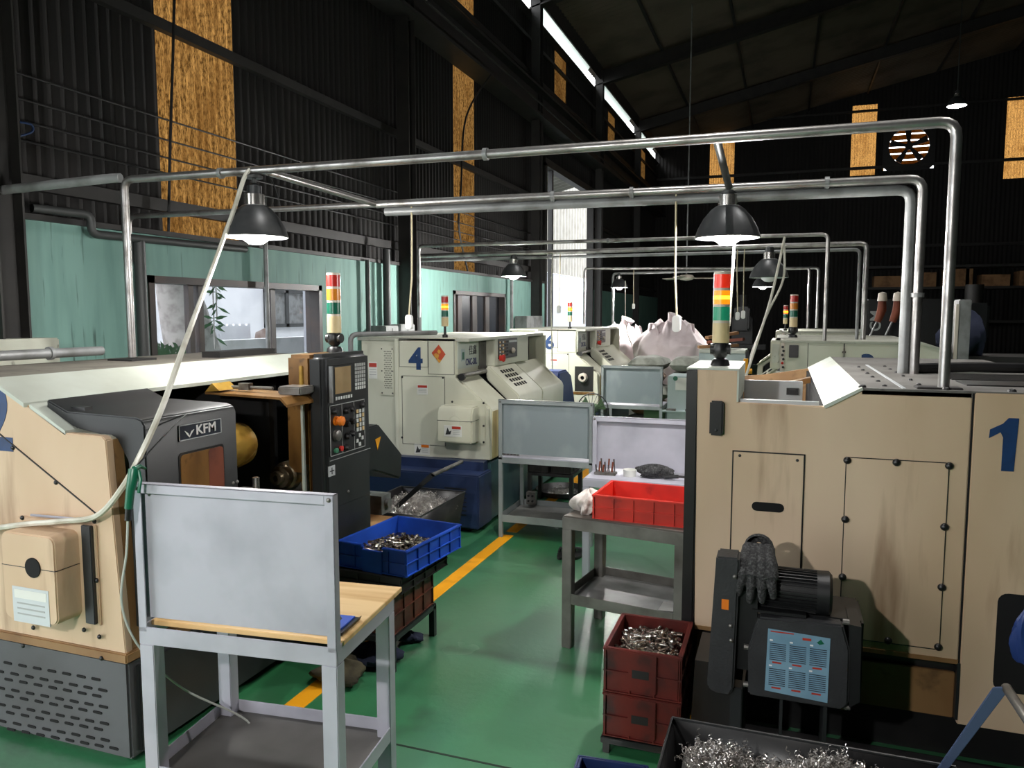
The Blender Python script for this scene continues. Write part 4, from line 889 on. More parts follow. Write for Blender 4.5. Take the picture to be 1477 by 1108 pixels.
# ---- lathes 4 and 6 (off-white, blue base)
def offwhite_lathe(digit, D, label, door_open_panel):
    d = Vector((0, D, 0))
    t = T('cnc_lathe', label, 'lathe', (-3.3, 7.8 + D, 0))
    def PYs(Yv, *pts): return [(p.x, p.z) for p in (pY(a, b, Yv) for a, b in pts)]
    Ys = 6.6
    side = PYs(Ys, (575, 657), (575, 489), (657, 487), (657, 546), (703, 590), (707, 664))
    YE = 8.95
    def pr(name, poly, ax, a, b, mat, bev=0, par=None, **k):
        if ax == 'x': poly = [(p[0] + D, p[1]) for p in poly]
        elif ax == 'y': a, b = a + D, b + D
        else: poly = [(p[0], p[1] + D) for p in poly]
        return t.p(name, MB().prism(poly, ax, a, b), mat, bev, par=par, **k)
    def bxx(name, x0, x1, y0, y1, z0, z1, mat, bev=0, par=None, **k): return t.p(name, box(x0, x1, y0 + D, y1 + D, z0, z1), mat, bev, par=par, **k)
    ep = pr('end_plate', side, 'y', Ys, Ys + .05, 'offwhite', .005)
    bxx('rear_end_panel', -3.95, -3.53, Ys + .03, Ys + .08, .5, 1.735, 'offwhite', .005)
    bxx('corner_post', -3.565, -3.52, Ys - .005, Ys + .06, .6, 1.76, 'offwhite', .006)
    bxx('roof', -3.98, -2.78, Ys + .0, YE, 1.735, 1.765, 'roof_cream', .004)
    bxx('rear_panel', -3.97, -3.93, Ys + .08, YE, .5, 1.735, 'offwhite')
    bxx('body_core', -3.9, -2.95, Ys + .05, YE - .05, .55, 1.74, 'black_paint')
    bxx('far_end_plate', -3.95, -2.75, YE - .05, YE, .55, 1.735, 'offwhite')
    # base
    bs = bxx('base', -3.95, -2.56, 6.285, 6.62, .04, .535, 'm4_blue', .012)
    bxx('base_front', -3.9, -2.575, 6.62, 9.0, .04, .60, 'm4_teal', .01)
    bxx('plinth', -3.85, -2.66, 6.36, 8.95, 0, .05, 'black_paint')
    for k in range(7): bxx('vent_bar', -2.9, -2.68, 6.282, 6.287, .16 + k * .04, .172 + k * .04, 'black_paint', par=bs)
    bxx('chip_tray_lip', -3.6, -2.6, 6.5, 6.61, .535, .62, 'm4_blue')
    # painted number and end plate furniture
    q = pY(600, 535, Ys)
    t.text(digit, (q.x, Ys + D - .001, pY(600, 532, Ys).z), FACE_CAM, .285, 'digit_blue', name='numeral', bold=.010, align='CENTER')
    x0, x1 = pY(575, 500, Ys).x, pY(618, 500, Ys).x
    for r_ in ((-3.515, -3.205, 1.485, 1.76), (-3.205, -2.93, 1.42, 1.76), (-3.49, -3.03, .73, 1.40)):
        seam(t, r_, Ys + D - .0005, .004, mat='print_dark', par=ep)
    for px, py in ((580, 544), (639, 545), (580, 631), (639, 635)):
        q = pY(px, py, Ys); t.inst('bolt', BOLT, (q.x, Ys + D, q.z), FACE_CAM, par=ep)
    a, b = pY(602, 569, Ys), pY(617, 555, Ys); label_plate(t, a.x, b.x, a.z, b.z, Ys + D, 'print_red')
    a, b = pY(598, 655, Ys), pY(620, 641, Ys); label_plate(t, a.x, b.x, a.z, b.z, Ys + D, 'orange', fig=True)
    if digit == '4':
        q = pY(633, 511, Ys); t.p('paper_charm', MB().prism([(q.x - .075, q.z + .01), (q.x, q.z + .09), (q.x + .07, q.z + .0), (q.x + .005, q.z - .085)], 'y', Ys - .004, Ys), 'red_paper', label='red and gold diamond paper charm')
        a, b = pY(532, 546, Ys + .03), pY(544, 522, Ys + .03); label_plate(t, a.x, b.x, a.z, b.z, Ys + .03, 'print_red')
    va, vb = pY(550, 570, Ys + .03), pY(568, 500, Ys + .03)
    vp = bxx('vent_plate', va.x, vb.x, Ys + .022, Ys + .03, va.z, vb.z, 'offwhite', .002)
    if D == 0:
        hole = MB().cyl((0, -.001, 0), (0, .003, 0), .0055, n=6).mesh('vent_hole', 'black_void')
        for r_ in range(18):
            for c in range(5): t.inst('vent_hole', hole, (va.x + .045 + c * .017 + (r_ % 2) * .008, Ys + .022, vb.z - .05 - r_ * .021), par=vp)
    else: bxx('vent_mesh', va.x + .03, vb.x - .03, Ys + .02, Ys + .024, va.z + .04, vb.z - .04, 'print_dark', par=vp)
    for fx_, fz_ in ((.1, .05), (.9, .05), (.1, .95), (.9, .95), (.1, .5), (.9, .5)):
        t.inst('bolt', BOLT_S, (va.x + (vb.x - va.x) * fx_, Ys + .022 + D, va.z + (vb.z - va.z) * fz_), FACE_CAM, par=vp)
    # spindle cover or open spindle
    if digit == '4':
        x0, x1, z0, z1 = -3.03, -2.68, .80, 1.135
        bxx('cover_flange', x0 + .06, x1 + .065, Ys - .012, Ys, z0 - .02, z1 + .05, 'offwhite', .003)
        cvr = pr('spindle_cover', [(6.42, z0), (6.42, z1 - .07), (6.46, z1), (Ys, z1 + .005), (Ys, z0 - .01)], 'x', x0, x1, 'offwhite', .012)
        bxx('cover_seam', x0, x1 + .001, 6.418, Ys, z0 + .205, z0 + .209, 'print_dark', par=cvr)
        label_plate(t, x0 + .07, x1 - .1, z0 + .06, z0 + .165, 6.42, 'print_red', fig=True)
        t.p('pressed_ring', MB().lathe([(.052, 0), (.055, -.003), (.058, 0)], ((x0 + x1) / 2, 6.421, z0 + .2), 24, 'y'), 'offwhite', par=cvr)
        for x_, z_ in ((x0 + .08, z1 + .03), (x1 + .05, z1 + .03), (x1 + .05, z0 + .15), (x1 + .05, z0 - .005)): t.inst('bolt', BOLT, (x_, Ys - .012, z_), FACE_CAM)
    else:
        a, b = pY(829, 564, Ys + D), pY(856, 529, Ys + D)
        t.p('spindle_recess', MB().box(a.x, b.x, Ys + D - .004, Ys + D + .01, a.z, b.z), 'black_paint')
        cx, cz = (a.x + b.x) / 2 - .01, (a.z + b.z) / 2 + .02
        t.p('spindle_end', MB().lathe([(.028, -.06), (.03, -.075), (.055, -.075), (.07, -.05), (.07, 0)], (cx, Ys + D, cz), 20, 'y'), 'tower_ring')
        t.p('rust_tray', box(a.x - .02, b.x + .02, Ys + D - .01, Ys + D, a.z - .05, a.z - .01), 'bronze_grime')
    # fascia: sign plate, recess and control box
    fz0, fz1 = 1.40, 1.735
    fa = bxx('fascia', -3.1, -2.905, Ys + .02, 7.5, fz0 + .02, fz1, 'offwhite', .004)
    sp = bxx('sign_plate', -2.905, -2.896, Ys + .01, 7.13, 1.475, 1.735, 'cover_white', .002)
    bxx('sign_stripe', -2.897, -2.893, Ys + .08, Ys + .17, 1.545, 1.66, 'box_blue_grey', par=sp); bxx('sign_emblem', -2.896, -2.892, Ys + .1, Ys + .15, 1.56, 1.63, 'gun_green', par=sp)
    t.text('CNC-30L', (-2.895, Ys + .19 + D, 1.50), FACE_PX, .09, 'print_navy', par=sp, name='sign_lettering', bold=.002, sx=.8)
    t.text('佳鑫', (-2.895, Ys + .27 + D, 1.605), FACE_PX, .1, 'print_dark', par=sp, name='sign_lettering')
    bxx('fascia_shadow', -2.905, -2.89, 7.13, 7.46, 1.44, 1.735, 'roof_dust_sign_shadow')  # grey sheet standing in for the shadow across the sign's end
    rl = t.p('sliding_rail', MB().tube([(-2.86, Ys + .02 + D, 1.415), (-2.86, 8.8 + D, 1.415)], .022, 8), 'steel_mid')
    t.p('rail_end', MB().cyl((-2.86, Ys + D, 1.40), (-2.86, Ys + .03 + D, 1.40), .035, n=12), 'black_paint')
    cb = bxx('control_box', -2.92, -2.8, 7.32, 8.42, 1.46, 1.75, 'offwhite', .006)
    op_ = bxx('control_panel', -2.802, -2.795, 7.42, 8.02, 1.525, 1.735, 'black_paint', .002, par=cb)
    kb = box(-.002, .006, -.014, .014, -.01, .01)
    kmesh = [kb.mesh('key', mm) for mm in ('key_amber', 'cardboard', 'key_white', 'print_dark')]
    for i in range(6):
        for j in range(5): t.inst('key', kmesh[(i * 3 + j * 2) % 4 if i < 4 else 3], (-2.794, 7.47 + i * .045 + D, 1.70 - j * .034), par=op_)
    for i in range(7): t.inst('key', kmesh[2], (-2.794, 7.76 + i * .036 + D, 1.70), par=op_)
    t.inst('knob', MB().lathe([(.03, 0), (.028, .02), (.012, .03), (.001, .03)], n=14).mesh('knob', 'tower_ring'), (-2.795, 7.86 + D, 1.60), (0, math.pi / 2, 0), par=op_)
    t.inst('emergency_stop', MB().lathe([(.03, 0), (.03, .03), (.04, .034), (.036, .05), (.001, .055)], n=14).mesh('emergency_stop', 'red_cloth'), (-2.795, 7.47 + D, 1.535), (0, math.pi / 2, 0), par=op_)
    # sloping front: head cover, sliding door with a block of square panes, far cover
    hc_ = pr('head_cover', [(-2.92, 1.395), (-2.592, 1.12), (-2.57, 1.09), (-2.575, .62), (-2.9, .62)], 'y', Ys + .05, 7.15, 'offwhite', .008)
    pr('stained_front', [(-2.572, 1.08), (-2.566, 1.08), (-2.568, .63), (-2.575, .63)], 'y', Ys + .06, 7.14, 'offwhite_stain')
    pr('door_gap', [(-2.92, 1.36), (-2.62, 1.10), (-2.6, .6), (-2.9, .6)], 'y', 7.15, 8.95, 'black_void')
    dpoly = [(-2.86, 1.455), (-2.83, 1.47), (-2.515, 1.195), (-2.49, 1.16), (-2.5, .70), (-2.6, .70), (-2.6, 1.1), (-2.85, 1.33)]
    dr = pr('sliding_door', dpoly, 'y', 7.22, 7.98, 'offwhite', .012)
    n_ = Vector((-2.515 + 2.83, 0, 1.195 - 1.47)); L_ = n_.length; n_.normalize(); nn = Vector((-n_.z, 0, n_.x)); ang = math.atan2(-n_.z, n_.x)
    pane = MB().prism(rrect(-.021, .021, -.024, .024, .006, 2), 'z', 0, .003).mesh('door_pane', 'black_void')
    for i in range(4):
        for j in range(5):
            q = Vector((-2.83, 7.40 + j * .078 + D, 1.47)) + n_ * (.11 + i * .066) + nn * .0005
            o = t.inst('door_pane', pane, q, (0, ang, 0), par=dr)
    fpoly = [(p[0] - .015, p[1] - .012) for p in dpoly]
    fc_ = pr('fixed_cover', fpoly, 'y', 8.05, 8.9, 'offwhite', .012)
    pr('warning_dot', [(-2.525, .80), (-2.505, .80), (-2.505, .84), (-2.525, .84)], 'y', 8.1, 8.16, 'orange', par=fc_)
    return t
L4 = offwhite_lathe('4', 0, 'off-white lathe with a dark blue base marked four', False)
L6 = offwhite_lathe('6', 4.45, 'off-white lathe marked six with an open spindle end', True)
q = pY(642, 489, 6.85); tower('thin signal tower with a lit amber lens on the lathe marked four', q.x, 6.85, 1.765, .92, ('tower_red_off', 'tower_amber', 'tower_green_off'), False, 'tower_amber_lit')
q = pY(822, 466, 11.3); tower('thin signal tower with a lit amber lens on the lathe marked six', q.x, 11.3, 1.765, .92, ('tower_red_off', 'tower_amber', 'tower_green_off'), False, 'tower_amber_lit')
conduit('grey pipe bent over the roof of the lathe marked four', [(-3.9, 6.35, 1.3), (-3.9, 6.35, 1.80), (-3.6, 6.9, 1.80), (-3.45, 7.3, 1.80)], .025, 'pipe_grey')
# blue coolant guard and fan between lathes 4 and 6
t = T('coolant_motor', 'round-topped blue motor cover standing between the lathes marked four and six', 'motor', (-2.75, 9.2, 0))
pp = [pX(x, y, -2.6) for x, y in ((806, 600), (806, 545), (808, 536), (818, 533), (824, 540), (832, 600))]
t.p('cover', MB().prism([(p.y, p.z) for p in pp], 'x', -2.85, -2.6), 'blue_guard', .02); t.p('stand', box(-2.83, -2.62, pp[0].y, pp[-1].y - .05, 0, pp[0].z), 'm4_blue')
c = pY(855, 590, 10.0)
t = T('floor_fan', 'green wire-guarded floor fan beside the lathe marked six', 'fan', (c.x, c.y, 0))
for k in range(10):
    a = math.pi * k / 10; t.p('guard_wire', MB().tube([(c.x + .2 * math.cos(a + u * math.pi / 6) * 1.0 if False else c.x + .2 * math.sin(u * math.pi / 6) * math.cos(a), c.y - .08 + .08 * abs(math.cos(u * math.pi / 6)) * -1, c.z + .2 * math.cos(u * math.pi / 6)) if False else (c.x + .21 * math.cos(a) * (u / 6 - 1), c.y - .07 * math.cos((u / 6 - 1) * math.pi / 2), c.z + .21 * math.sin(a) * (u / 6 - 1)) for u in range(13)], .004, 4), 'pipe_dark')
t.p('guard_ring', MB().tube([(c.x + .21 * math.cos(u * math.pi / 12), c.y, c.z + .21 * math.sin(u * math.pi / 12)) for u in range(25)], .008, 6), 'pipe_dark')
for k in range(3):
    a = 2 * math.pi * k / 3 + .4; t.p('blade', MB().prism([(c.x + .03 * math.cos(a), c.z + .03 * math.sin(a)), (c.x + .19 * math.cos(a - .4), c.z + .19 * math.sin(a - .4)), (c.x + .19 * math.cos(a + .5), c.z + .19 * math.sin(a + .5))], 'y', c.y - .015, c.y - .01), 'fan_green')
t.p('motor', MB().cyl((c.x, c.y - .03, c.z), (c.x, c.y + .12, c.z), .06), 'fan_green'); t.p('stand', MB().cyl((c.x, c.y + .08, 0), (c.x, c.y + .08, c.z), .02).cyl((c.x, c.y + .08, 0), (c.x, c.y + .08, .03), .18), 'fan_green')

# ---- lathes 3 and 5 (off-white, mirrored)
def right_lathe(digit, Ys, label):
    t = T('cnc_lathe', label, 'lathe', (.6, Ys + 1.2, 0))
    s1 = [(-.03, .5), (-.03, 1.685), (1.36, 1.685), (1.62, 1.60), (1.62, .5)]
    ep = t.p('end_plate', MB().prism(s1, 'y', Ys, Ys + .05), 'offwhite', .005)
    t.p('roof', MB().prism([(-.09, 1.70), (1.37, 1.70), (1.63, 1.615), (1.63, 1.59), (1.36, 1.675), (-.09, 1.675)], 'y', Ys - .015, Ys + 2.5), 'roof_cream', .004)
    t.p('body_core', box(.05, 1.55, Ys + .05, Ys + 2.45, .5, 1.6), 'black_paint')
    t.p('rear_panel', box(1.55, 1.6, Ys + .05, Ys + 2.45, .5, 1.58), 'offwhite')
    t.p('base', box(-.35, 1.6, Ys - .1, Ys + 2.45, .0, .5), 'm4_blue', .012)
    seam(t, (.25, .62, .7, 1.68), Ys - .0005, .006, mat='print_dark', par=ep); seam(t, (.62, 1.3, .7, 1.68), Ys - .0005, .006, mat='print_dark', par=ep)
    t.p('black_cover', box(.055, .155, Ys - .02, Ys, 1.51, 1.65), 'black_paint', .004)
    t.text(digit, (.86, Ys - .001, 1.33), FACE_CAM, .33, 'digit_blue', name='numeral', bold=.008, align='CENTER')
    t.p('latch', MB().box(.60, .64, Ys - .015, Ys, 1.57, 1.59).box(.613, .627, Ys - .02, Ys, 1.53, 1.63), 'steel_mid')
    cb = t.p('control_box', box(-.14, -.03, Ys - .02, Ys + .9, 1.38, 1.70), 'offwhite', .01)
    t.p('control_face', box(-.125, -.045, Ys - .026, Ys - .018, 1.45, 1.66), 'roof_cream', .003, par=cb)
    sb = t.p('switch_strip', box(-.035, .01, Ys - .04, Ys + .0, 1.36, 1.67), 'tower_ring', .006)
    kb_ = MB().lathe([(.014, 0), (.014, .02), (.001, .022)], n=10).mesh('knob', 'black_paint'); kr_ = MB().lathe([(.014, 0), (.014, .02), (.001, .022)], n=10).mesh('knob', 'red_cloth')
    for k in range(6): t.inst('knob', kr_ if k == 4 else kb_, (-.012 + .01 * (k % 2), Ys - .04, 1.63 - .045 * k), FACE_CAM, par=sb)
    t.p('label_strip', box(-.075, .005, Ys - .03, Ys - .02, 1.21, 1.36), 'sticker_white'); 
    for k in range(3): t.p('label_mark', box(-.06, -.01, Ys - .032, Ys - .03, 1.235 + k * .04, 1.247 + k * .04), 'print_dark')
    dp = [(-.06, 1.40), (-.42, 1.12), (-.44, .70), (-.34, .70), (-.33, 1.08), (-.06, 1.30)]
    dr = t.p('sliding_door', MB().prism(dp, 'y', Ys + .05, Ys + .9), 'offwhite', .012)
    d_ = Vector((-.36, 0, -.28)).normalized(); an = math.atan2(-.28, -.36)
    pane = MB().prism(rrect(-.03, .03, -.03, .03, .008, 2), 'z', 0, .004).mesh('door_pane', 'black_void')
    for i in range(4):
        for j in range(3):
            q = Vector((-.06, Ys + .18 + j * .14, 1.40)) + d_ * (.10 + i * .085) + Vector((-.28, 0, .36)).normalized() * .001
            t.inst('door_pane', pane, q, (0, math.atan2(.36, .28) - math.pi / 2 + 0, 0), par=dr)
    t.p('door_edge', MB().prism([(-.06, 1.41), (-.43, 1.125), (-.44, 1.10), (-.06, 1.385)], 'y', Ys + .0, Ys + .05), 'offwhite', .004)
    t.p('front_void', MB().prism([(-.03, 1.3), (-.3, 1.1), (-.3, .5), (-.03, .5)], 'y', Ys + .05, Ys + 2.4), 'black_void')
    return t
right_lathe('3', 9.05, 'off-white lathe marked three standing behind the beige lathe')
right_lathe('5', 13.9, 'off-white lathe mostly hidden behind the lathe marked three')
q = pY(1144, 478, 10.2); tower('thick signal tower with dull lenses on the lathe marked three', q.x, 10.2, 1.70, 1.25, joint=True)
q = pY(1133, 465, 14.3); tower('slim signal tower with a lit amber lens on the lathe behind number three', q.x, 14.3, 1.70, 1.0, ('tower_red_off', 'tower_amber', 'tower_green_off'), False, 'tower_amber_lit')

# ================================================================== BENCHES
def bench(label, loc, rz, w_, d_, h, mat, top, shelf_z, shelf_mat, board=None, board_mat=None, board_y=.0, over=(0, 0, 0, 0), leg=.055, apron=.065, top_t=.02):
    t = T('work_bench', label, 'bench', (*loc, 0), rz, world=False)
    x0, x1 = -w_ / 2, w_ / 2
    for lx in (x0, x1 - leg):
        for ly in (0, d_ - leg): t.p('leg', box(lx, lx + leg, ly, ly + leg, 0, h - apron), mat, .003)
    for b in ((x0, x1, 0, .006), (x0, x1, d_ - .006, d_)): t.p('apron_rail', box(b[0], b[1], b[2], b[3], h - apron, h), mat, .002)
    for b in ((x0, x0 + .006), (x1 - .006, x1)): t.p('apron_rail', box(b[0], b[1], .006, d_ - .006, h - apron, h), mat, .002)
    t.p('tabletop', box(x0 + .007 - over[0], x1 - .007 + over[1], .008 - over[2], d_ - .008 + over[3], h - .012, h - .012 + top_t), top, .002)
    if shelf_z:
        t.p('shelf', box(x0 + .01, x1 - .01, .01, d_ - .01, shelf_z - .02, shelf_z - .012), shelf_mat)
        for b in ((x0 + leg, x1 - leg, 0, .006), (x0 + leg, x1 - leg, d_ - .006, d_)): t.p('shelf_rail', box(b[0], b[1], b[2], b[3], shelf_z - .025, shelf_z + .04), mat, .002)
        for b in ((x0, x0 + .006), (x1 - .006, x1)): t.p('shelf_rail', box(b[0], b[1], leg, d_ - leg, shelf_z - .025, shelf_z + .04), mat, .002)
    if board:
        z0, z1 = h + .03, board
        bp = t.p('backboard', box(x0 + .006, x1 - .006, board_y + .026, board_y + .032, z0, z1 - .006), board_mat or mat)
        f = .036
        t.p('board_post', MB().box(x0, x0 + f, board_y, board_y + .005, h - .02, z1).box(x0, x0 + .005, board_y, board_y + f, h - .02, z1), mat, .0015)
        t.p('board_post', MB().box(x1 - f, x1, board_y, board_y + .005, h - .02, z1).box(x1 - .005, x1, board_y, board_y + f, h - .02, z1), mat, .0015)
        t.p('board_rail', MB().box(x0 + f, x1 - f, board_y, board_y + .005, z1 - f, z1).box(x0, x1, board_y, board_y + f, z1 - .005, z1), mat, .0015)
        for x_ in (x0 + .018, x1 - .018): t.inst('bolt', BOLT_M, (x_, board_y, z1 - .018), FACE_CAM)
    return t
BA = (-1.895, 2.235); RA = math.radians(6)
bench('white steel bench with a tall backboard and a pale wooden top', BA, RA, .83, .54, .80, 'bench_white', 'wood_board', .20, 'shelf_dark', board=1.36, over=(-.01, .012, -.04, .085), apron=.07, leg=.062)
benB = (-.84, 4.21); RB = math.radians(-9)
bench('bare worn steel bench carrying the bright red crate', benB, RB, .74, .56, .80, 'bench_steel', 'bench_steel_top', .30, 'shelf_steel', leg=.06, apron=.07)
bench('grey bench with a mottled backboard beside the lathe marked four', (-1.93, 6.26), 0, .86, .62, .73, 'bench_grey', 'bench_white', .17, 'shelf_steel', board=1.245, board_mat='bench_board_grey', leg=.035, apron=.05)
bench('grey-green bench with a plain backboard beside the lathe marked six', (-1.98, 10.5), 0, .86, .6, .72, 'bench_grey', 'bench_white', None, 'shelf_steel', board=1.275, board_mat='bench_board_grey', leg=.04, apron=.05)
eY = 5.32
bench('bench with a plain white sheet board and tools, beyond the bench with the red crate', (-.92, eY), 0, .86, .6, .8, 'bench_white', 'bench_white', None, 'shelf_steel', board=1.225, board_mat='bench_white', board_y=.28, leg=.05, apron=.055)

def loc_(t0, rz, p): return Vector((t0[0], t0[1], 0)) + Matrix.Rotation(rz, 3, 'Z') @ Vector(p)
# folded blue clipboard standing behind bench A's board
t = T('clip_file', 'blue file holder leaning on the wooden bench top behind the board', 'file holder', tuple(loc_(BA, RA, (.345, .17, .808))), RA, world=False)
t.p('tray', MB().prism([(-.1, 0), (.05, 0), (.06, .02), (.05, .012), (-.1, .012)], 'y', -.09, .07), 'charcoal', .002); t.p('paper_stack', box(-.09, .035, -.08, .06, .012, .018), 'crate_blue')
t.p('support', MB().prism([(-.02, .02), (.0, .02), (-.07, .12), (-.09, .12)], 'y', -.02, .02), 'charcoal')

# ================================================================== CRATES
def crate(name, label, loc, rz, w_, d_, h, mat, ribs=True, z=0, notch=None, group=None, th=.008, cat='crate', panel=None, flare=.0):
    """open box: floor, four walls, a rim, vertical and horizontal ribs; an optional scoop-out panel in the side that looks along -y"""
    t = T(name, label, cat, (*loc, z), rz, group=group, world=False)
    X, Yd = w_ / 2, d_ / 2
    t.p('floor_panel', box(-X + th, X - th, -Yd + th, Yd - th, .004, .012), mat)
    if notch: t.p('wall_panel', MB().box(-X, notch[0], -Yd, -Yd + th, .004, h).box(notch[1], X, -Yd, -Yd + th, .004, h).box(notch[0], notch[1], -Yd, -Yd + th, .004, h * .82), mat, .0015)
    else: t.p('wall_panel', box(-X, X, -Yd, -Yd + th, .004, h), mat, .0015)
    t.p('wall_panel', box(-X, X, Yd - th, Yd, .004, h), mat, .0015)
    t.p('wall_panel', box(-X, -X + th, -Yd, Yd, .004, h), mat, .0015); t.p('wall_panel', box(X - th, X, -Yd, Yd, .004, h), mat, .0015)
    o = .012
    segs = [(-X - o, X + o, Yd, Yd + o), (-X - o, -X, -Yd, Yd), (X, X + o, -Yd, Yd)]
    segs += [(-X - o, notch[0], -Yd - o, -Yd), (notch[1], X + o, -Yd - o, -Yd)] if notch else [(-X - o, X + o, -Yd - o, -Yd)]
    for b in segs: t.p('rim', box(*b, h - .014, h), mat, .003)
    if ribs:
        def rib(b): t.p('rib', box(*b), mat)
        n = max(3, int(w_ / .11)); xs = [-X + w_ * i / n for i in range(n + 1)]
        for x_ in xs:
            if notch and notch[0] - .01 < x_ < notch[1] + .01: continue
            rib((x_ - .003, x_ + .003, -Yd - .009, -Yd, .004, h - .014)); rib((x_ - .003, x_ + .003, Yd, Yd + .009, .004, h - .014))
        n = max(3, int(d_ / .11)); ys = [-Yd + d_ * i / n for i in range(n + 1)]
        for y_ in ys:
            rib((-X - .009, -X, y_ - .003, y_ + .003, .004, h - .014)); rib((X, X + .009, y_ - .003, y_ + .003, .004, h - .014))
        for zz in (.006, h * .48):
            for b in ([(-X - .01, notch[0], -Yd - .01, -Yd), (notch[1], X + .01, -Yd - .01, -Yd)] if notch else [(-X - .01, X + .01, -Yd - .01, -Yd)]): rib((*b, zz, zz + .005))
            rib((X, X + .01, -Yd, Yd, zz, zz + .005)); rib((-X - .01, -X, -Yd, Yd, zz, zz + .005)); rib((-X - .01, X + .01, Yd, Yd + .01, zz, zz + .005))
    if notch: t.p('scoop_panel', box(notch[0], notch[1], -Yd - .012, -Yd, .0, h * .84), mat, .003)
    if panel: t.p('hand_panel', box(-w_ * .18, w_ * .2, -Yd - .014, -Yd, h * .12, h * .98), mat, .003); t.p('stencil_mark', box(-w_ * .13, w_ * .1, -Yd - .0155, -Yd - .013, h * .42, h * .6), panel)
    return t
# nearest aisle: two maroon crates on a low stand
t = T('crate_stand', 'low black steel stand under the two stacked maroon crates', 'stand', (-.55, 3.48, 0))
for x_ in (-.725, -.41):
    for y_ in (3.27, 3.66): t.p('leg', box(x_, x_ + .03, y_, y_ + .03, 0, .05), 'black_paint')
t.p('frame', MB().box(-.735, -.375, 3.265, 3.295, .045, .075).box(-.735, -.375, 3.66, 3.69, .045, .075).box(-.735, -.705, 3.295, 3.66, .045, .075).box(-.405, -.375, 3.295, 3.66, .045, .075), 'black_paint', .003)
cA = (-.552, 3.48)
crate('parts_crate', 'dirty maroon crate at the bottom of the stack of two', cA, 0, .33, .40, .212, 'crate_maroon', z=.075, panel='crate_black')
crate('parts_crate', 'maroon crate full of shiny pins, on top of the stack of two', cA, 0, .33, .40, .212, 'crate_maroon', z=.287, panel='crate_black')
# red crate on bench B
cR = (-.715, 4.46); rR = math.radians(-3)
crate('parts_crate', 'bright red plastic crate on the worn steel bench', cR, rR, .58, .40, .15, 'crate_red', z=.80)
# blue crate pile by lathe 2
t = T('crate_stand', 'low dark steel stand under the brown crate near the lathe marked two', 'stand', (-2.15, 4.0, 0))
sx_, sy_ = (-2.40, -1.99), (3.62, 4.18)
for x_ in (sx_[0], sx_[1] - .035):
    for y_ in (sy_[0], sy_[1] - .035): t.p('leg', box(x_, x_ + .035, y_, y_ + .035, 0, .19), 'charcoal')
t.p('frame', MB().box(sx_[0], sx_[1], sy_[0], sy_[0] + .035, .17, .205).box(sx_[0], sx_[1], sy_[1] - .035, sy_[1], .17, .205).box(sx_[0], sx_[0] + .035, sy_[0] + .035, sy_[1] - .035, .17, .205).box(sx_[1] - .035, sx_[1], sy_[0] + .035, sy_[1] - .035, .17, .205), 'charcoal', .003)
crate('parts_crate', 'brown ribbed crate under the black and blue crates', (-2.185, 3.90), 0, .36, .50, .23, 'crate_brown', z=.205)
crate('parts_crate', 'black crate squeezed between the brown crate and the blue crate', (-2.165, 3.96), math.radians(-3), .42, .54, .10, 'crate_black', z=.435, ribs=True)
cB = (-2.135, 4.005); rB = math.radians(-6)
crate('parts_crate', 'bright blue crate with a scooped side, holding shiny parts', cB, rB, .46, .60, .155, 'crate_blue', z=.535, notch=(-.06, .075))
crate('parts_crate', 'dark blue crate on the floor beside the shavings cart', (-.58, 2.68), math.radians(4), .26, .36, .22, 'crate_blue_dark')

# ---- turned parts in the crates: each one its own object
PIN = []
for L_, r_, kind in ((.074, .0105, 0), (.064, .012, 1), (.082, .009, 2)):
    for mt_ in ('part_chrome', 'part_dark'):
        pf_ = [(.0005, -L_ / 2), (r_, -L_ / 2), (r_, L_ * .1), (r_ * .7, L_ * .14), (r_ * .7, L_ * .3), (r_ * .95, L_ * .34), (r_ * .95, L_ / 2), (.0005, L_ / 2)]
        PIN.append(MB().lathe(pf_, n=10).mesh('turned_pin', mt_))
RING = [MB().lathe([(.012, -.011), (.019, -.011), (.019, .011), (.012, .011), (.012, -.011)], n=12).mesh('turned_ring', m_) for m_ in ('part_chrome', 'part_dark')]
def fill(loc, rz, w_, d_, z, n, label, group, name, meshes, seed, hump=.03, bias=(0, 0)):
    r = random.Random(seed); put = []
    for k in range(n):
        for tr in range(60):                       # keep neighbours apart
            x_ = r.uniform(-.5, .5) * w_; y_ = r.uniform(-.5, .5) * d_; dz = r.choice((0, .013, .026))
            if all((x_ - a) ** 2 + (y_ - b) ** 2 + (1.6 * (dz - c)) ** 2 > .021 ** 2 for a, b, c in put): break
        put.append((x_, y_, dz))
        q = loc_(loc, rz, (x_ + bias[0], y_ + bias[1], 0)); hz = z + hump * math.exp(-((x_ / w_) ** 2 + (y_ / d_) ** 2) * 5) + dz - .014
        o = lnk(bpy.data.objects.new(name, meshes[r.randrange(len(meshes)) if r.random() < .5 else (r.randrange(len(meshes) // 2) * 2)]))
        o.location = (q.x, q.y, hz); o.rotation_euler = (math.pi / 2 + r.uniform(-.4, .4), r.uniform(0, 6.28), r.uniform(0, 6.28)); tag(o, label, 'metal part', group)
def bed(label, loc, rz, w_, d_, z0, z1, seed):            # the uncounted parts underneath, as one heap
    r = random.Random(seed); V = []; F = []; n = 16
    for i in range(n + 1):
        for j in range(n + 1):
            e = min(i, n - i, j, n - j) / (n / 2); V.append(tuple(loc_(loc, rz, ((i / n - .5) * w_, (j / n - .5) * d_, 0)) + Vector((0, 0, z0 + (z1 - z0) * (.62 + .38 * e ** .5) + r.uniform(-.004, .004)))))
    for i in range(n):
        for j in range(n): F.append((i * (n + 1) + j, (i + 1) * (n + 1) + j, (i + 1) * (n + 1) + j + 1, i * (n + 1) + j + 1))
    one('buried_parts', MB().add(V, F), 'part_dark', label, 'metal parts', kind='stuff')
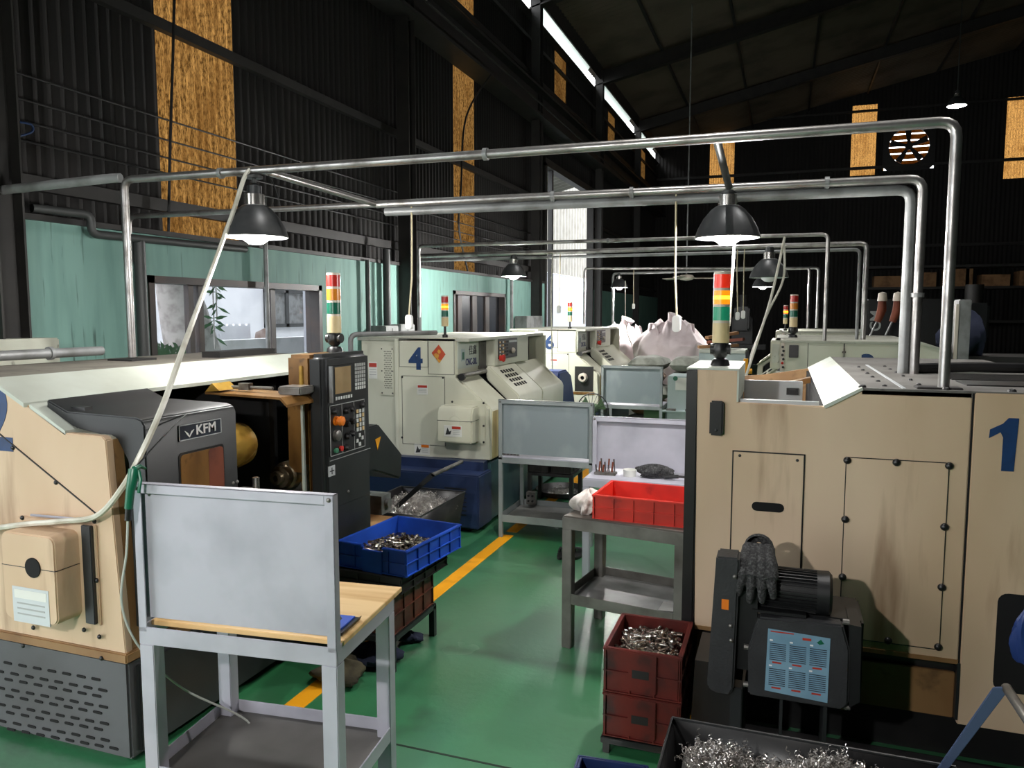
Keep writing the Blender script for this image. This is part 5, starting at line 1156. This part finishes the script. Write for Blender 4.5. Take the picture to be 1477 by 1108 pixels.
bed('dark heap of pins lying deeper in the maroon crate', cA, 0, .31, .38, .30, .425, 1)
fill(cA, 0, .235, .305, .436, 210, 'shiny turned steel pin heaped in the top maroon crate', 'pins in the maroon crate', 'turned_pin', PIN, 5)
bed('dark heap of parts lying deeper in the scooped blue crate', cB, rB, .44, .58, .55, .60, 2)
fill(cB, rB, .33, .34, .62, 190, 'short shiny turned part heaped in the scooped blue crate', 'parts in the blue crate', 'turned_part', PIN + RING, 8, .03, (.03, -.08))
fill(cR, rR, .12, .06, .828, 5, 'loose turned part lying in the bright red crate', 'parts in the red crate', 'turned_part', PIN, 11, .0, (.12, -.02))

# ================================================================== SHAVINGS CARTS
def curls(loc, rz, w_, d_, base, peak, n, seed, label, bumps=((0, 0, 1),)):
    r = random.Random(seed); m = MB()
    def hgt(x_, y_): return base + peak * max(sum(b[2] * math.exp(-(((x_ - b[0]) / (w_ * .2)) ** 2 + ((y_ - b[1]) / (d_ * .35)) ** 2)) for b in bumps), 0)
    g = 18; V = []; F = []
    for i in range(g + 1):
        for j in range(g + 1):
            x_, y_ = (i / g - .5) * w_, (j / g - .5) * d_; V.append(tuple(loc_(loc, rz, (x_, y_, 0)) + Vector((0, 0, hgt(x_, y_) - .015 + r.uniform(-.01, .01)))))
    for i in range(g):
        for j in range(g): F.append((i * (g + 1) + j, (i + 1) * (g + 1) + j, (i + 1) * (g + 1) + j + 1, i * (g + 1) + j + 1))
    m.add(V, F)
    for k in range(n):
        x_, y_ = r.uniform(-.48, .48) * w_, r.uniform(-.48, .48) * d_
        p = loc_(loc, rz, (x_, y_, 0)) + Vector((0, 0, hgt(x_, y_) + r.uniform(-.012, .022)))
        rot = Euler((r.uniform(0, 6.28), r.uniform(0, 6.28), r.uniform(0, 6.28))).to_matrix(); rad = r.uniform(.003, .0085); pit = r.uniform(.0015, .004); tn = r.uniform(1.2, 3.2); s_ = int(tn * 6); V = []; wdt = r.uniform(.002, .0045)
        for i in range(s_ + 1):
            a = i / 6 * 2 * math.pi
            for q in (0, wdt): V.append(tuple(p + rot @ Vector((rad * math.cos(a), rad * math.sin(a), pit * i + q))))
        m.add(V, [(2 * i, 2 * i + 1, 2 * i + 3, 2 * i + 2) for i in range(s_)])
    return one('metal_shavings', m, 'chips', label, 'metal shavings', kind='stuff')
def cart(label, loc, rz, w_, d_, z0, z1, hx, mat='black_paint', hmat='handle_blue', hp=None):
    t = T('shavings_cart', label, 'cart', (*loc, 0), rz, world=False); X, Yd = w_ / 2, d_ / 2; e = .05
    def trap(a, b, c, d): return MB().add([a, b, c, d], [(0, 1, 2, 3)])
    q0 = [(-X + e, -Yd + e, z0), (X - e, -Yd + e, z0), (X - e, Yd - e, z0), (-X + e, Yd - e, z0)]; q1 = [(-X, -Yd, z1), (X, -Yd, z1), (X, Yd, z1), (-X, Yd, z1)]
    for i in range(4):
        j = (i + 1) % 4; o = t.p('side_panel', trap(q0[i], q0[j], q1[j], q1[i]), mat); sm = o.modifiers.new('thickness', 'SOLIDIFY'); sm.thickness = .006
    t.p('floor_panel', box(-X + e, X - e, -Yd + e, Yd - e, z0 - .006, z0), mat)
    t.p('rim', MB().tube([q1[0], q1[1], q1[2], q1[3], q1[0]], .006, 6), 'charcoal')
    wm = MB().cyl((0, -.015, 0), (0, .015, 0), .045, n=18).mesh('wheel', 'black_paint')
    for x_ in (-X + .12, X - .12):
        for y_ in (-Yd + .1, Yd - .1): t.inst('wheel', wm, (x_, y_, .045)); t.p('fork', box(x_ - .015, x_ + .015, y_ - .022, y_ + .022, .06, z0), 'charcoal')
    if hp:
        for s_ in hp['arms']: t.p('handle_arm', MB().prism(s_[0], 'y', s_[1], s_[1] + .008) if s_[2] == 'y' else MB().prism(s_[0], 'x', s_[1], s_[1] + .008), hmat, .002)
        t.p('handle_grip', MB().tube(hp['grip'], .016, 10), 'steel_mid')
    return t
# near cart, in front of lathe 1
cc = (.12, 2.52); q = pZ(1340, 1095, .44); h1 = pY(1452, 993, 2.84)
lx = lambda p: (p.x - cc[0], p.z)
arm = [(.40, .40), (.45, .44), (h1.x - cc[0] + .01, h1.z + .01), (h1.x - cc[0] - .04, h1.z)]
cart('black sheet-metal cart of steel shavings before the lathe marked one', cc, 0, .96, .66, .12, .45, .4, hp={'arms': [(arm, .31, 'y')], 'grip': [(h1.x - cc[0], .325, h1.z), (h1.x - cc[0] + .02, -.33, h1.z)]})
curls(cc, 0, .84, .54, .31, .16, 5200, 4, 'curly bright steel shavings heaped in the cart before the lathe marked one', ((-.30, .12, .85), (.08, .12, 1.0), (-.1, -.15, .9), (.25, .02, .5)))
# far cart, between lathes 2 and 4
cf = (-2.86, 5.52)
cart('dark cart of steel shavings between the lathes marked two and four', cf, 0, .62, .86,   .12, .47, 0, 'black_paint', 'charcoal', {'arms': [([(-.05, .45), (0, .45), (.33, .74), (.29, .76)], -.2, 'y')], 'grip': [(.31, -.2, .745), (.31, .36, .745)]})
curls(cf, 0, .55, .78, .37, .11, 2600, 6, 'brownish curly shavings heaped in the cart between the lathes marked two and four', ((-.05, -.15, 1.0), (0, .2, .7)))
# small tray on the floor by bench C with odds and ends
c = pZ(800, 722, .0)
t = T('drip_tray', 'shallow dark tray of scraps on the floor beyond the mottled bench', 'tray', (c.x, c.y + .3, 0)); t.p('pan', MB().lathe([(.001, .01), (.26, .01), (.30, .07), (.295, .07), (.255, .016), (.001, .016)], (c.x, c.y + .3, 0), 24), 'black_paint'); 
curls((c.x, c.y + .3), 0, .3, .3, .03, .03, 120, 9, 'small heap of scrap in the shallow dark tray on the floor')

# ================================================================== RAGS AND SMALL THINGS
one('cleaning_rag', rag((-1.085, 4.44, .855), .085, .12, .075, 21, 26), 'cloth_white', 'crumpled white rag beside the bright red crate', 'rag')
c = pZ(500, 985, 0); one('cleaning_rag', rag((c.x - .05, c.y + .02, .05), .13, .13, .065, 22), 'cloth_olive', 'olive brown rag dropped on the yellow line by the wooden bench', 'rag')
c = pZ(530, 957, 0); one('cleaning_rag', rag((c.x + .01, c.y + .03, .045), .16, .11, .055, 25), 'cloth_navy', 'navy blue rag on the floor beneath the brown crate', 'rag')
c = pZ(590, 922, 0); one('cleaning_rag', rag((c.x + .02, c.y - .02, .025), .07, .06, .03, 27), 'cloth_navy', 'small black rag on the floor by the stand leg of the brown crate', 'rag')
c = pX(541, 634, -2.8); one('cleaning_rag', rag((-2.82, 4.66, 1.25), .07, .06, .045, 29), 'red_cloth', 'red cloth lying on the chip outlet of the lathe marked two', 'rag')
for px, lab, sd in ((812, 'black slipper on the floor behind the worn steel bench', 1), (834, 'second black slipper, nearer the leg of the worn steel bench', 2)):
    c = pZ(px, 802, 0); t = T('slipper', lab, 'slipper', (c.x, c.y, 0)); P = [(c.x + .045 * math.cos(a) * (1.1 if math.sin(a) > 0 else .9), c.y + .12 * math.sin(a)) for a in [2 * math.pi * k / 18 for k in range(18)]]
    t.p('sole', MB().prism(P, 'z', 0, .022), 'black_paint', .004); t.p('strap', MB().tube([(c.x - .042, c.y + .03, .02), (c.x - .03, c.y + .03, .055), (c.x + .03, c.y + .03, .055), (c.x + .044, c.y + .03, .02)], .014, 8), 'charcoal')
# tools on the bench with the white sheet board
tz = .808
t = T('tool_tray', 'small rack of red-handled tool bits on the bench with the white board', 'tool rack', (-1.22, 5.5, tz)); t.p('rack', box(-1.30, -1.14, 5.46, 5.54, tz, tz + .02), 'steel_mid', .003)
for k in range(9): x_ = -1.285 + .016 * k; t.p('tool_bit', MB().cyl((x_, 5.5 + .02 * ((k % 3) - 1), tz + .02), (x_ + .006 * ((k % 2) * 2 - 1), 5.5 + .02 * ((k % 3) - 1), tz + .075 + .02 * ((k * 7) % 3)), .0065, n=8), 'wood_red' if k % 2 else 'steel_shiny')
one('paint_tin', MB().lathe([(.001, 0), (.045, 0), (.05, .05), (.046, .05), (.042, .005), (.001, .005)], (-1.04, 5.5, tz), 18), 'sticker_white', 'small white dish on the bench with the white board', 'dish')
one('work_glove', rag((-.86, 5.5, tz + .045), .13, .05, .05, 33), 'glove_grey', 'dark crumpled glove on the bench with the white board', 'glove')
t = T('hand_tool', 'dark pliers-like tool lying on the bench with the white board', 'tool', (-.7, 5.47, tz)); t.p('handle', MB().tube([(-.78, 5.46, tz + .02), (-.68, 5.46, tz + .03)], .014), 'black_paint'); t.p('jaw', MB().tube([(-.68, 5.46, tz + .03), (-.6, 5.45, tz + .03), (-.585, 5.45, tz + .05)], .009), 'steel_dark')
a = loc_(benB, RB, (.30, .42, .29)); one('paper_sheet', MB().prism([(-.09, -.07), (.08, -.06), (.09, .06), (-.08, .07)], 'z', 0, .002).xf(Matrix.Translation((a.x - .07, a.y - .2, .291))), 'sticker_white', 'white paper sheet on the lower shelf of the worn steel bench', 'paper')
t = T('socket_box', 'small grey switch box on the shelf rail of the mottled bench', 'switch box', (-2.2, 6.8, .2)); t.p('case', box(-2.28, -2.19, 6.8, 6.86, .18, .30), 'steel_mid', .004)
for k in range(4): t.p('button', MB().cyl((-2.255 + .04 * (k % 2), 6.79, .215 + .05 * (k // 2)), (-2.255 + .04 * (k % 2), 6.802, .215 + .05 * (k // 2)), .011, n=10), 'black_paint')
for k in range(5):
    q = pY(727 + k * 5, 657 + (k % 2), 6.34); one('turned_part', MB().cyl((q.x - .014, 6.34, .748), (q.x + .014, 6.335, .748), .009, n=10), 'part_chrome', 'small turned part on the table edge of the mottled bench', 'metal part', 'parts on the mottled bench')

# air gun hung on bench A with its hoses
gp0 = loc_(BA, RA, (-.385, -.02, 1.365))
t = T('air_gun', 'green air blow gun hanging on the corner of the white bench board', 'air gun', tuple(gp0), RA, world=False)
t.p('body', MB().tube([(0, .0, .055), (.002, -.008, .03), (-.004, -.02, -.02), (-.012, -.024, -.09)], [.02, .021, .016, .015], 12), 'gun_green')
t.p('trigger', MB().tube([(.02, .0, .05), (.034, -.01, .02), (.03, -.018, -.03)], .006, 8), 'gun_green')
t.p('nozzle', MB().tube([(0, 0, .055), (.0, .03, .06), (.0, .06, .045)], [.012, .008, .005], 10), 'gun_green')
t.p('fitting', MB().tube([(-.012, -.024, -.09), (-.017, -.025, -.135)], .012, 10), 'black_paint')
g1 = loc_(BA, RA, (-.402, -.045, 1.23))
cable('thin clear hose looping down from the green air gun', [tuple(g1), (g1.x - .02, g1.y + .005, 1.1), (g1.x - .05, g1.y + .0, .9), (g1.x - .03, g1.y + .06, .7), (g1.x - .01, g1.y + .25, .45), (g1.x + .10, g1.y + .5, .2), (g1.x + .16, g1.y + .55, .012), (g1.x - .0, g1.y + .9, .012)], .0045, 'hose_clear', 'air_hose', 'hose')
cable('thick white air hose slung from the lamp gantry to the lathe marked two', [(-2.98, 3.80, 2.85), tuple(pY(352, 258, 3.74)), tuple(pY(335, 310, 3.66)), tuple(pY(302, 400, 3.45)), tuple(pX(265, 500, -2.62)), tuple(pX(237, 580, -2.52)), tuple(pX(207, 648, -2.515)), tuple(pY(177, 703, 2.40)), tuple(pY(140, 744, 2.40)), tuple(pY(90, 752, 2.40)), tuple(pY(30, 757, 2.39)), tuple(pY(-60, 770, 2.38))], .013, 'hose_white', 'air_hose', 'hose')
cable('thin wire between the door of the lathe marked two and the air gun', [(-2.552, 2.75, 1.545), tuple(pY(240, 625, 2.4)), (gp0.x, gp0.y - .01, gp0.z + .05)], .003, 'cable_black', 'thin_wire')
cable('fine safety wire hanging from the lamp above the lathe marked two', [(-2.86, 3.8, 2.80), (-2.80, 3.78, 2.72), (-2.77, 3.78, 2.62)], .003, 'cable_black', 'thin_wire')

# ================================================================== STORAGE AT THE FAR END OF THE AISLE
def bulk_bag(label, c, R0, H, seed):
    t = T('bulk_bag', label, 'bag', (c.x, c.y, 0)); r = random.Random(seed); ph = [r.uniform(0, 6.28) for _ in range(8)]; V = []; F = []; n = 72; rings = 36
    for i in range(rings + 1):
        u = i / rings; z = H * (u if u < .8 else .8 + (u - .8) * .9)
        rr = R0 * (.93 + .12 * math.sin(u * math.pi * .9)) if u < .78 else R0 * (1.0 - ((u - .78) / .22) ** 1.3 * .62)
        for k in range(n):
            a = 2 * math.pi * k / n; sq = 1 / max(abs(math.cos(a)) ** 4 + abs(math.sin(a)) ** 4, .3) ** .12
            cr = (.008 + .22 * max(0, u - .66)) * math.sin(9 * a + ph[0] + 6 * u) + (.05 * max(0, u - .6)) * math.sin(17 * a + ph[1]) + .012 * math.sin(30 * u + ph[2] + 2 * a)
            tp = max(0, u - .58) / .42; nz = mnoise.fractal(Vector((math.cos(a) * 2.4, math.sin(a) * 2.4 + seed, u * 5)), .8, 2.0, 4)
            cr += .16 * tp * nz + .012 * nz
            V.append((c.x + rr * (sq + cr) * math.cos(a), c.y + rr * (sq + cr) * math.sin(a), z + .16 * tp * mnoise.noise(Vector((math.cos(a) * 3, math.sin(a) * 3, seed + u)))))
    for i in range(rings):
        for k in range(n): F.append((i * n + k, i * n + (k + 1) % n, (i + 1) * n + (k + 1) % n, (i + 1) * n + k))
    F.append(tuple(range((rings) * n, (rings + 1) * n)))
    t.p('sack_body', MB().add(V, F), 'bag_white')
    for k in range(4):
        a = math.pi / 4 + k * math.pi / 2 + .2; bx_ = c.x + R0 * .62 * math.cos(a); by_ = c.y + R0 * .62 * math.sin(a); z_ = H * .90
        d = Vector((-math.sin(a), math.cos(a), 0)); lean = Vector((math.cos(a), math.sin(a), 0)) * .06
        P = [Vector((bx_, by_, z_ - .22)) + d * .1, Vector((bx_, by_, z_)) + d * .11 + lean, Vector((bx_, by_, z_ + .14)) + d * .05 + lean * 1.4, Vector((bx_, by_, z_ + .15)) - d * .04 + lean * 1.5, Vector((bx_, by_, z_)) - d * .1 + lean, Vector((bx_, by_, z_ - .22)) - d * .1]
        Vv = []; 
        for p in P: Vv += [tuple(p + Vector((.0, 0, .03))), tuple(p - Vector((0, 0, .03)))] if False else [tuple(p + lean.normalized() * .03), tuple(p - lean.normalized() * .03)]
        o = t.p('lifting_loop', MB().add(Vv, [(2 * i, 2 * i + 1, 2 * i + 3, 2 * i + 2) for i in range(len(P) - 1)]), 'bag_white'); sm = o.modifiers.new('thickness', 'SOLIDIFY'); sm.thickness = .008
    ft = [(c.x + R0 * .15 * math.cos(2 * math.pi * k / 12) * (1 + .4 * (k % 2)), c.y + R0 * .15 * math.sin(2 * math.pi * k / 12)) for k in range(12)]
    t.p('tied_spout', MB().tube([(c.x, c.y, H * .92), (c.x + .03, c.y, H * 1.0), (c.x + .08, c.y - .02, H * 1.06)], [.22, .09, .14], 12), 'bag_white')
    return t
ca = pY(900, 500, 15.3); cb_ = pY(967, 500, 14.2)
def pallet(label, c, s_):
    t = T('pallet', label, 'pallet', (c.x, c.y, 0))
    for k in range(6): t.p('plank', box(c.x - s_, c.x + s_, c.y - s_ + k * s_ * .38, c.y - s_ + k * s_ * .38 + .1, .11, .13), 'cardboard')
    for k in range(3): t.p('bearer', box(c.x - s_ + k * (s_ - .05), c.x - s_ + k * (s_ - .05) + .1, c.y - s_, c.y + s_, 0, .11), 'cardboard')
bulk_bag('white bulk bag with open loops, behind the lathe marked six', ca, .50, 1.78, 3)
bulk_bag('fat white bulk bag with a tied top standing behind the grey sacks', cb_, .62, 1.86, 5)
def sack(label, x, y, z, lx_, ly_, h, rz, mat, seed):
    r = random.Random(seed); V = []; F = []; n = 14; ph = [r.uniform(0, 6) for _ in range(4)]
    for i in range(n + 1):
        for j in range(n + 1):
            u, v = i / n * 2 - 1, j / n * 2 - 1; e = max(0, (1 - u ** 4) * (1 - v ** 4)) ** .5
            V.append((u * lx_ / 2, v * ly_ / 2, h / 2 + e * h / 2 * (1 + .12 * math.sin(5 * u + ph[0]) * math.sin(4 * v + ph[1]))))
    m = len(V)
    for i in range(n + 1):
        for j in range(n + 1):
            u, v = i / n * 2 - 1, j / n * 2 - 1; e = max(0, (1 - u ** 4) * (1 - v ** 4)) ** .5; V.append((u * lx_ / 2, v * ly_ / 2, h / 2 - e * h / 2))
    for i in range(n):
        for j in range(n):
            a = i * (n + 1) + j; b = a + n + 1; F += [(a, b, b + 1, a + 1), (m + a, m + a + 1, m + b + 1, m + b)]
    mb_ = MB().add(V, F).xf(Matrix.Rotation(rz, 4, 'Z')); o = lnk(bpy.data.objects.new('powder_sack', mb_.mesh('powder_sack', mat))); o.location = (x, y, z)
    return tag(o, label, 'sack')
sy0 = 12.6
s0 = pY(965, 540, sy0); pallet('low wooden pallet beneath the grey and brown sacks', Vector((s0.x, sy0, 0)), .62)
for k, (px, py, lab, mt_) in enumerate(((935, 537, 'grey-brown sack in the middle layer of the sack pile', 'sack_brown'), (1000, 556, 'grey sack in the middle layer of the sack pile nearer the beige lathe', 'sack_grey'))):
    q = pY(px, py, sy0)
lay = [(-.32, 0.13, 'sack_grey', 'grey sack at the bottom of the pile, on the bulk bag side'), (.30, 0.13, 'sack_grey', 'grey sack at the bottom of the pile, on the beige lathe side'), (-.30, 0.36, 'sack_brown', 'brown sack in the second layer of the sack pile'), (.32, 0.36, 'sack_grey', 'grey sack in the second layer beside the brown sack'),
       (-.28, 0.60, 'sack_grey', 'grey sack in the third layer above the brown sack'), (.34, 0.60, 'sack_grey', 'grey sack in the third layer of the pile, on the beige lathe side'), (-.34, 0.83, 'sack_brown', 'brown-striped sack near the top of the sack pile'), (.28, 0.83, 'sack_grey', 'bulging grey sack near the top of the sack pile'), (-.3, 1.07, 'sack_grey', 'flat grey sack on top of the brown-striped sack'), (.36, 1.07, 'sack_grey', 'pale sack on top of the pile next to the beige lathe')]
for k, (dx, z_, mt_, lab) in enumerate(lay): sack(lab, s0.x + dx + .03 * ((k * 5) % 3 - 1), sy0 + .04 * ((k * 3) % 3 - 1), z_, .57, .86, .235, .04 * ((k * 7) % 5 - 2), mt_, k)
# pale cabinet with a paper, box and pallet wood
ky = 9.9
a, b = pY(962, 600, ky), pY(990, 543, ky)
t = T('tool_cabinet', 'pale blue-grey steel cabinet with a paper notice, beyond the bench with the white board', 'cabinet', (-1.2, ky + .25, 0)); kx0, kx1 = a.x, a.x + .5
t.p('body', box(kx0, kx1, ky, ky + .5, 0, b.z), 'box_blue_grey', .008); t.p('ledge', box(kx0 - .05, kx1 + .02, ky - .12, ky, .74, .76), 'box_blue_grey', .004); t.p('lower_body', box(kx0 + .02, kx1, ky - .1, ky, 0, .74), 'box_blue_grey', .006)
np_ = t.p('paper_notice', box(kx0 + .1, kx0 + .36, ky - .003, ky, b.z - .18, b.z - .02), 'sticker_white')
for dx, mt_ in ((.1, 'gun_green'), (.31, 'orange')): t.p('magnet', MB().cyl((kx0 + dx, ky - .012, b.z - .03), (kx0 + dx, ky, b.z - .03), .03, n=14), mt_, par=np_)
t.p('small_clutter', MB().box(kx0, kx0 + .12, ky - .1, ky - .04, .76, .785).box(kx0 + .24, kx0 + .42, ky - .1, ky - .05, .76, .79), 'steel_mid', kind='stuff')
q = pY(937, 590, 11.0); t = T('storage_box', 'green and brown box under the plain grey-green bench', 'box', (q.x, 11.0, 0)); t.p('body', box(q.x - .07, q.x + .2, 10.9, 11.2, 0, q.z + .0), 'fan_green', .01); t.p('lid', box(q.x - .08, q.x + .21, 10.89, 11.21, q.z, q.z + .03), 'cardboard', .004)
for k, (px, lab) in enumerate(((890, 'black stacked crate beneath the grey-green bench, with a red rim'), (915, 'black stacked crate beneath the grey-green bench, next to the green box'))):
    q = pY(px, 590, 10.8); crate('parts_crate', lab, (q.x, 10.8), 0, .21, .3, .22, 'crate_black', z=.0); 
    crate('parts_crate', lab.replace('stacked crate', 'upper crate'), (q.x, 10.8), 0, .21, .3, .22, 'crate_black' if k else 'crate_maroon', z=.22)
for px, lab in ((783, 'black crate under the mottled bench beside the dark tray'), (816, 'black crate under the mottled bench, next to the aisle')):
    q = pY(px, 690, 7.6); crate('parts_crate', lab, (q.x, 7.6), 0, .2, .36, .24, 'crate_black', z=.36)
t = T('crate_stand', 'dark stand behind the mottled bench carrying two black crates', 'stand', (-2.0, 7.6, 0)); 
qa, qb = pY(776, 690, 7.6).x, pY(820, 690, 7.6).x
t.p('frame', box(qa - .05, qb + .1, 7.4, 7.8, .33, .36), 'steel_black')
for x_ in (qa - .05, qb + .06):
    for y_ in (7.4, 7.76): t.p('leg', box(x_, x_ + .04, y_, y_ + .04, 0, .33), 'steel_black')
# white table with cardboard and boxes behind lathe 1's tower, yellow valve
t = T('storage_table', 'pale steel table piled with wood scraps behind the lathe marked one', 'table', (-.6, 10.8, 0)); a, b = pY(1010, 512, 10.8), pY(1092, 505, 10.8); b.x = min(b.x, -.48)
t.p('top', box(a.x, b.x, 10.6, 11.3, b.z - .04, b.z), 'cover_white', .004); t.p('front', box(a.x, b.x, 10.62, 10.65, .0, b.z - .04), 'box_blue_grey')
for k, (dx, rz, ln) in enumerate(((.0, .3, .55), (.1, -.2, .5), (.05, .5, .45))):
    m = box(-ln / 2, ln / 2, -.06, .06, 0, .04).xf(Matrix.Translation((b.x - .38 + dx, 10.95, b.z + .02 + .075 * k)) @ Matrix.Rotation(rz, 4, 'Z') @ Matrix.Rotation(-.05 - .05 * k, 4, 'Y'))
    one('wood_offcut', m, 'cardboard' if k != 1 else 'wood_red', ('pale split board on top of the scraps on the pale table', 'dark red board among the scraps on the pale table', 'short brown board among the scraps on the pale table')[k], 'board', bevel=.004)
q = pY(1076, 545, 9.0); t = T('yellow_valve', 'yellow brass valve on a pipe beside the lathe marked three', 'valve', (q.x, 8.85, 0)); t.p('pipe', MB().tube([(q.x, 8.85, 0), (q.x, 8.85, 1.42)], .02), 'pipe_grey'); t.p('body', MB().cyl((q.x - .07, 8.85, 1.36), (q.x + .07, 8.85, 1.36), .03).cyl((q.x, 8.85, 1.3), (q.x, 8.85, 1.5), .025), 'line_yellow')

# ceiling fan and dark workshop beyond
q = pY(990, 405, 18.5)
t = T('ceiling_fan', 'pale ceiling fan hanging beyond the bulk bags', 'fan', tuple(q)); t.p('rod', MB().cyl(q, (q.x, q.y, rz_(q.x)), .015, n=8), 'pipe_grey'); t.p('motor', MB().lathe([(.001, .0), (.14, .02), (.19, .07), (.15, .13), (.001, .16)], q, 20), 'tower_ring')
for k in range(3):
    a = 2 * math.pi * k / 3 + .35; m = MB().box(.16, .78, -.07, .07, .06, .07).xf(Matrix.Translation(q) @ Matrix.Rotation(a, 4, 'Z') @ Matrix.Rotation(.2, 4, 'X')); t.p('blade', m, 'tower_ring')
def mill(label, x, y, s_):
    t = T('milling_machine', label, 'machine', (x, y, 0)); 
    t.p('column', box(x - .3 * s_, x + .3 * s_, y, y + .6 * s_, 0, 1.9 * s_), 'steel_black', .03); t.p('head', box(x - .22 * s_, x + .22 * s_, y - .5 * s_, y + .1, 1.5 * s_, 2.2 * s_), 'charcoal', .05); t.p('table', box(x - .7 * s_, x + .7 * s_, y - .7 * s_, y - .2 * s_, .95 * s_, 1.1 * s_), 'steel_dark', .01); t.p('knee', box(x - .25 * s_, x + .25 * s_, y - .6 * s_, y, .2, .95 * s_), 'steel_black', .02); t.p('motor', MB().cyl((x, y - .2, 2.2 * s_), (x, y - .2, 2.55 * s_), .16 * s_), 'steel_dark')
mill('dark upright milling machine standing behind the lathe marked three', 3.4, 17.0, 1.0); mill('dark milling machine near the far wall under the exhaust fan', 6.5, 22.0, 1.1); mill('dark drilling machine beyond the bulk bags', -1.2, 24.0, 1.0)
t = T('storage_rack', 'long dark storage rack with brown boxes along the far wall', 'rack', (6, 29, 0))
for x_ in (2.5, 5.5, 8.5, 11.5): t.p('upright', box(x_, x_ + .1, 28.5, 28.6, 0, 3.6), 'steel_dark')
for z_ in (.6, 1.7, 2.8, 3.5): t.p('shelf', box(2.5, 11.6, 28.4, 29.4, z_, z_ + .08), 'steel_dark')
for k in range(8): t.p('carton', box(2.8 + k * 1.05, 3.6 + k * 1.05, 28.5, 29.2, 2.88, 3.25 + .1 * (k % 3)), 'cardboard')
def hand_drill(px, lab):
    q = pY(px, 447, 11.3); t = T('hose_reel_gun', lab, 'tool', (q.x, q.y, 1.7))
    t.p('grip', MB().tube([q + Vector((0, 0, .12)), q, q + Vector((-.05, 0, -.16))], [.05, .06, .045], 10), 'wood_red'); t.p('cap', MB().lathe([(.001, .24), (.05, .22), (.06, .12), (.001, .1)], q, 12), 'tower_ring'); t.p('rod', MB().tube([q + Vector((-.04, 0, -.12)), Vector((q.x - .13, q.y, 1.70))], .012, 6), 'pipe_grey')
hand_drill(1272, 'red gripped tool rack handle nearer the signal pipes'); hand_drill(1294, 'red gripped tool rack handle further from the signal pipes')
q = pY(1250, 470, 13.3); t = T('dark_cabinet', 'dark machine cabinet with pale upright letters behind the lathe marked three', 'cabinet', (1.6, 13.9, 0)); t.p('body', box(q.x - .0, q.x + 1.3, 13.32, 13.76, 0, pY(1250, 432, 13.7).z), 'steel_black', .02)
t.text('CM', (q.x + .2, 13.315, 1.72), (math.pi / 2, -math.pi / 2, 0), .22, 'print_grey', name='lettering', bold=.004)
a, b = pY(1379, 522, 9.2), pY(1402, 432, 9.2)
t = T('upright_panel', 'tall grey upright metal panel behind the beige lathe', 'panel', ((a.x + b.x) / 2, 9.5, 0)); t.p('sheet', box(a.x, b.x, 9.2, 9.5, 0, b.z), 'pipe_grey', .01); t.p('edge', box(a.x - .03, a.x, 9.18, 9.22, 0, b.z - .05), 'tower_ring')
q = Vector((2.05, 0, 0)); one('cloth_bundle', rag((1.95, 10.0, 1.70), .22, .2, .3, 41), 'cloth_navy', 'dark blue cloth bundle behind the pipes of the beige lathe', 'cloth'); t = T('side_table', 'dark table under the blue cloth bundle', 'table', (q.x, 10.0, 0)); t.p('top', box(q.x - .38, q.x + 1.6, 9.8, 10.6, 1.46, 1.52), 'steel_dark'); [t.p('leg', box(x_, x_ + .05, y_, y_ + .05, 0, 1.46), 'steel_dark') for x_ in (q.x - .38, q.x + 1.5) for y_ in (9.8, 10.5)]
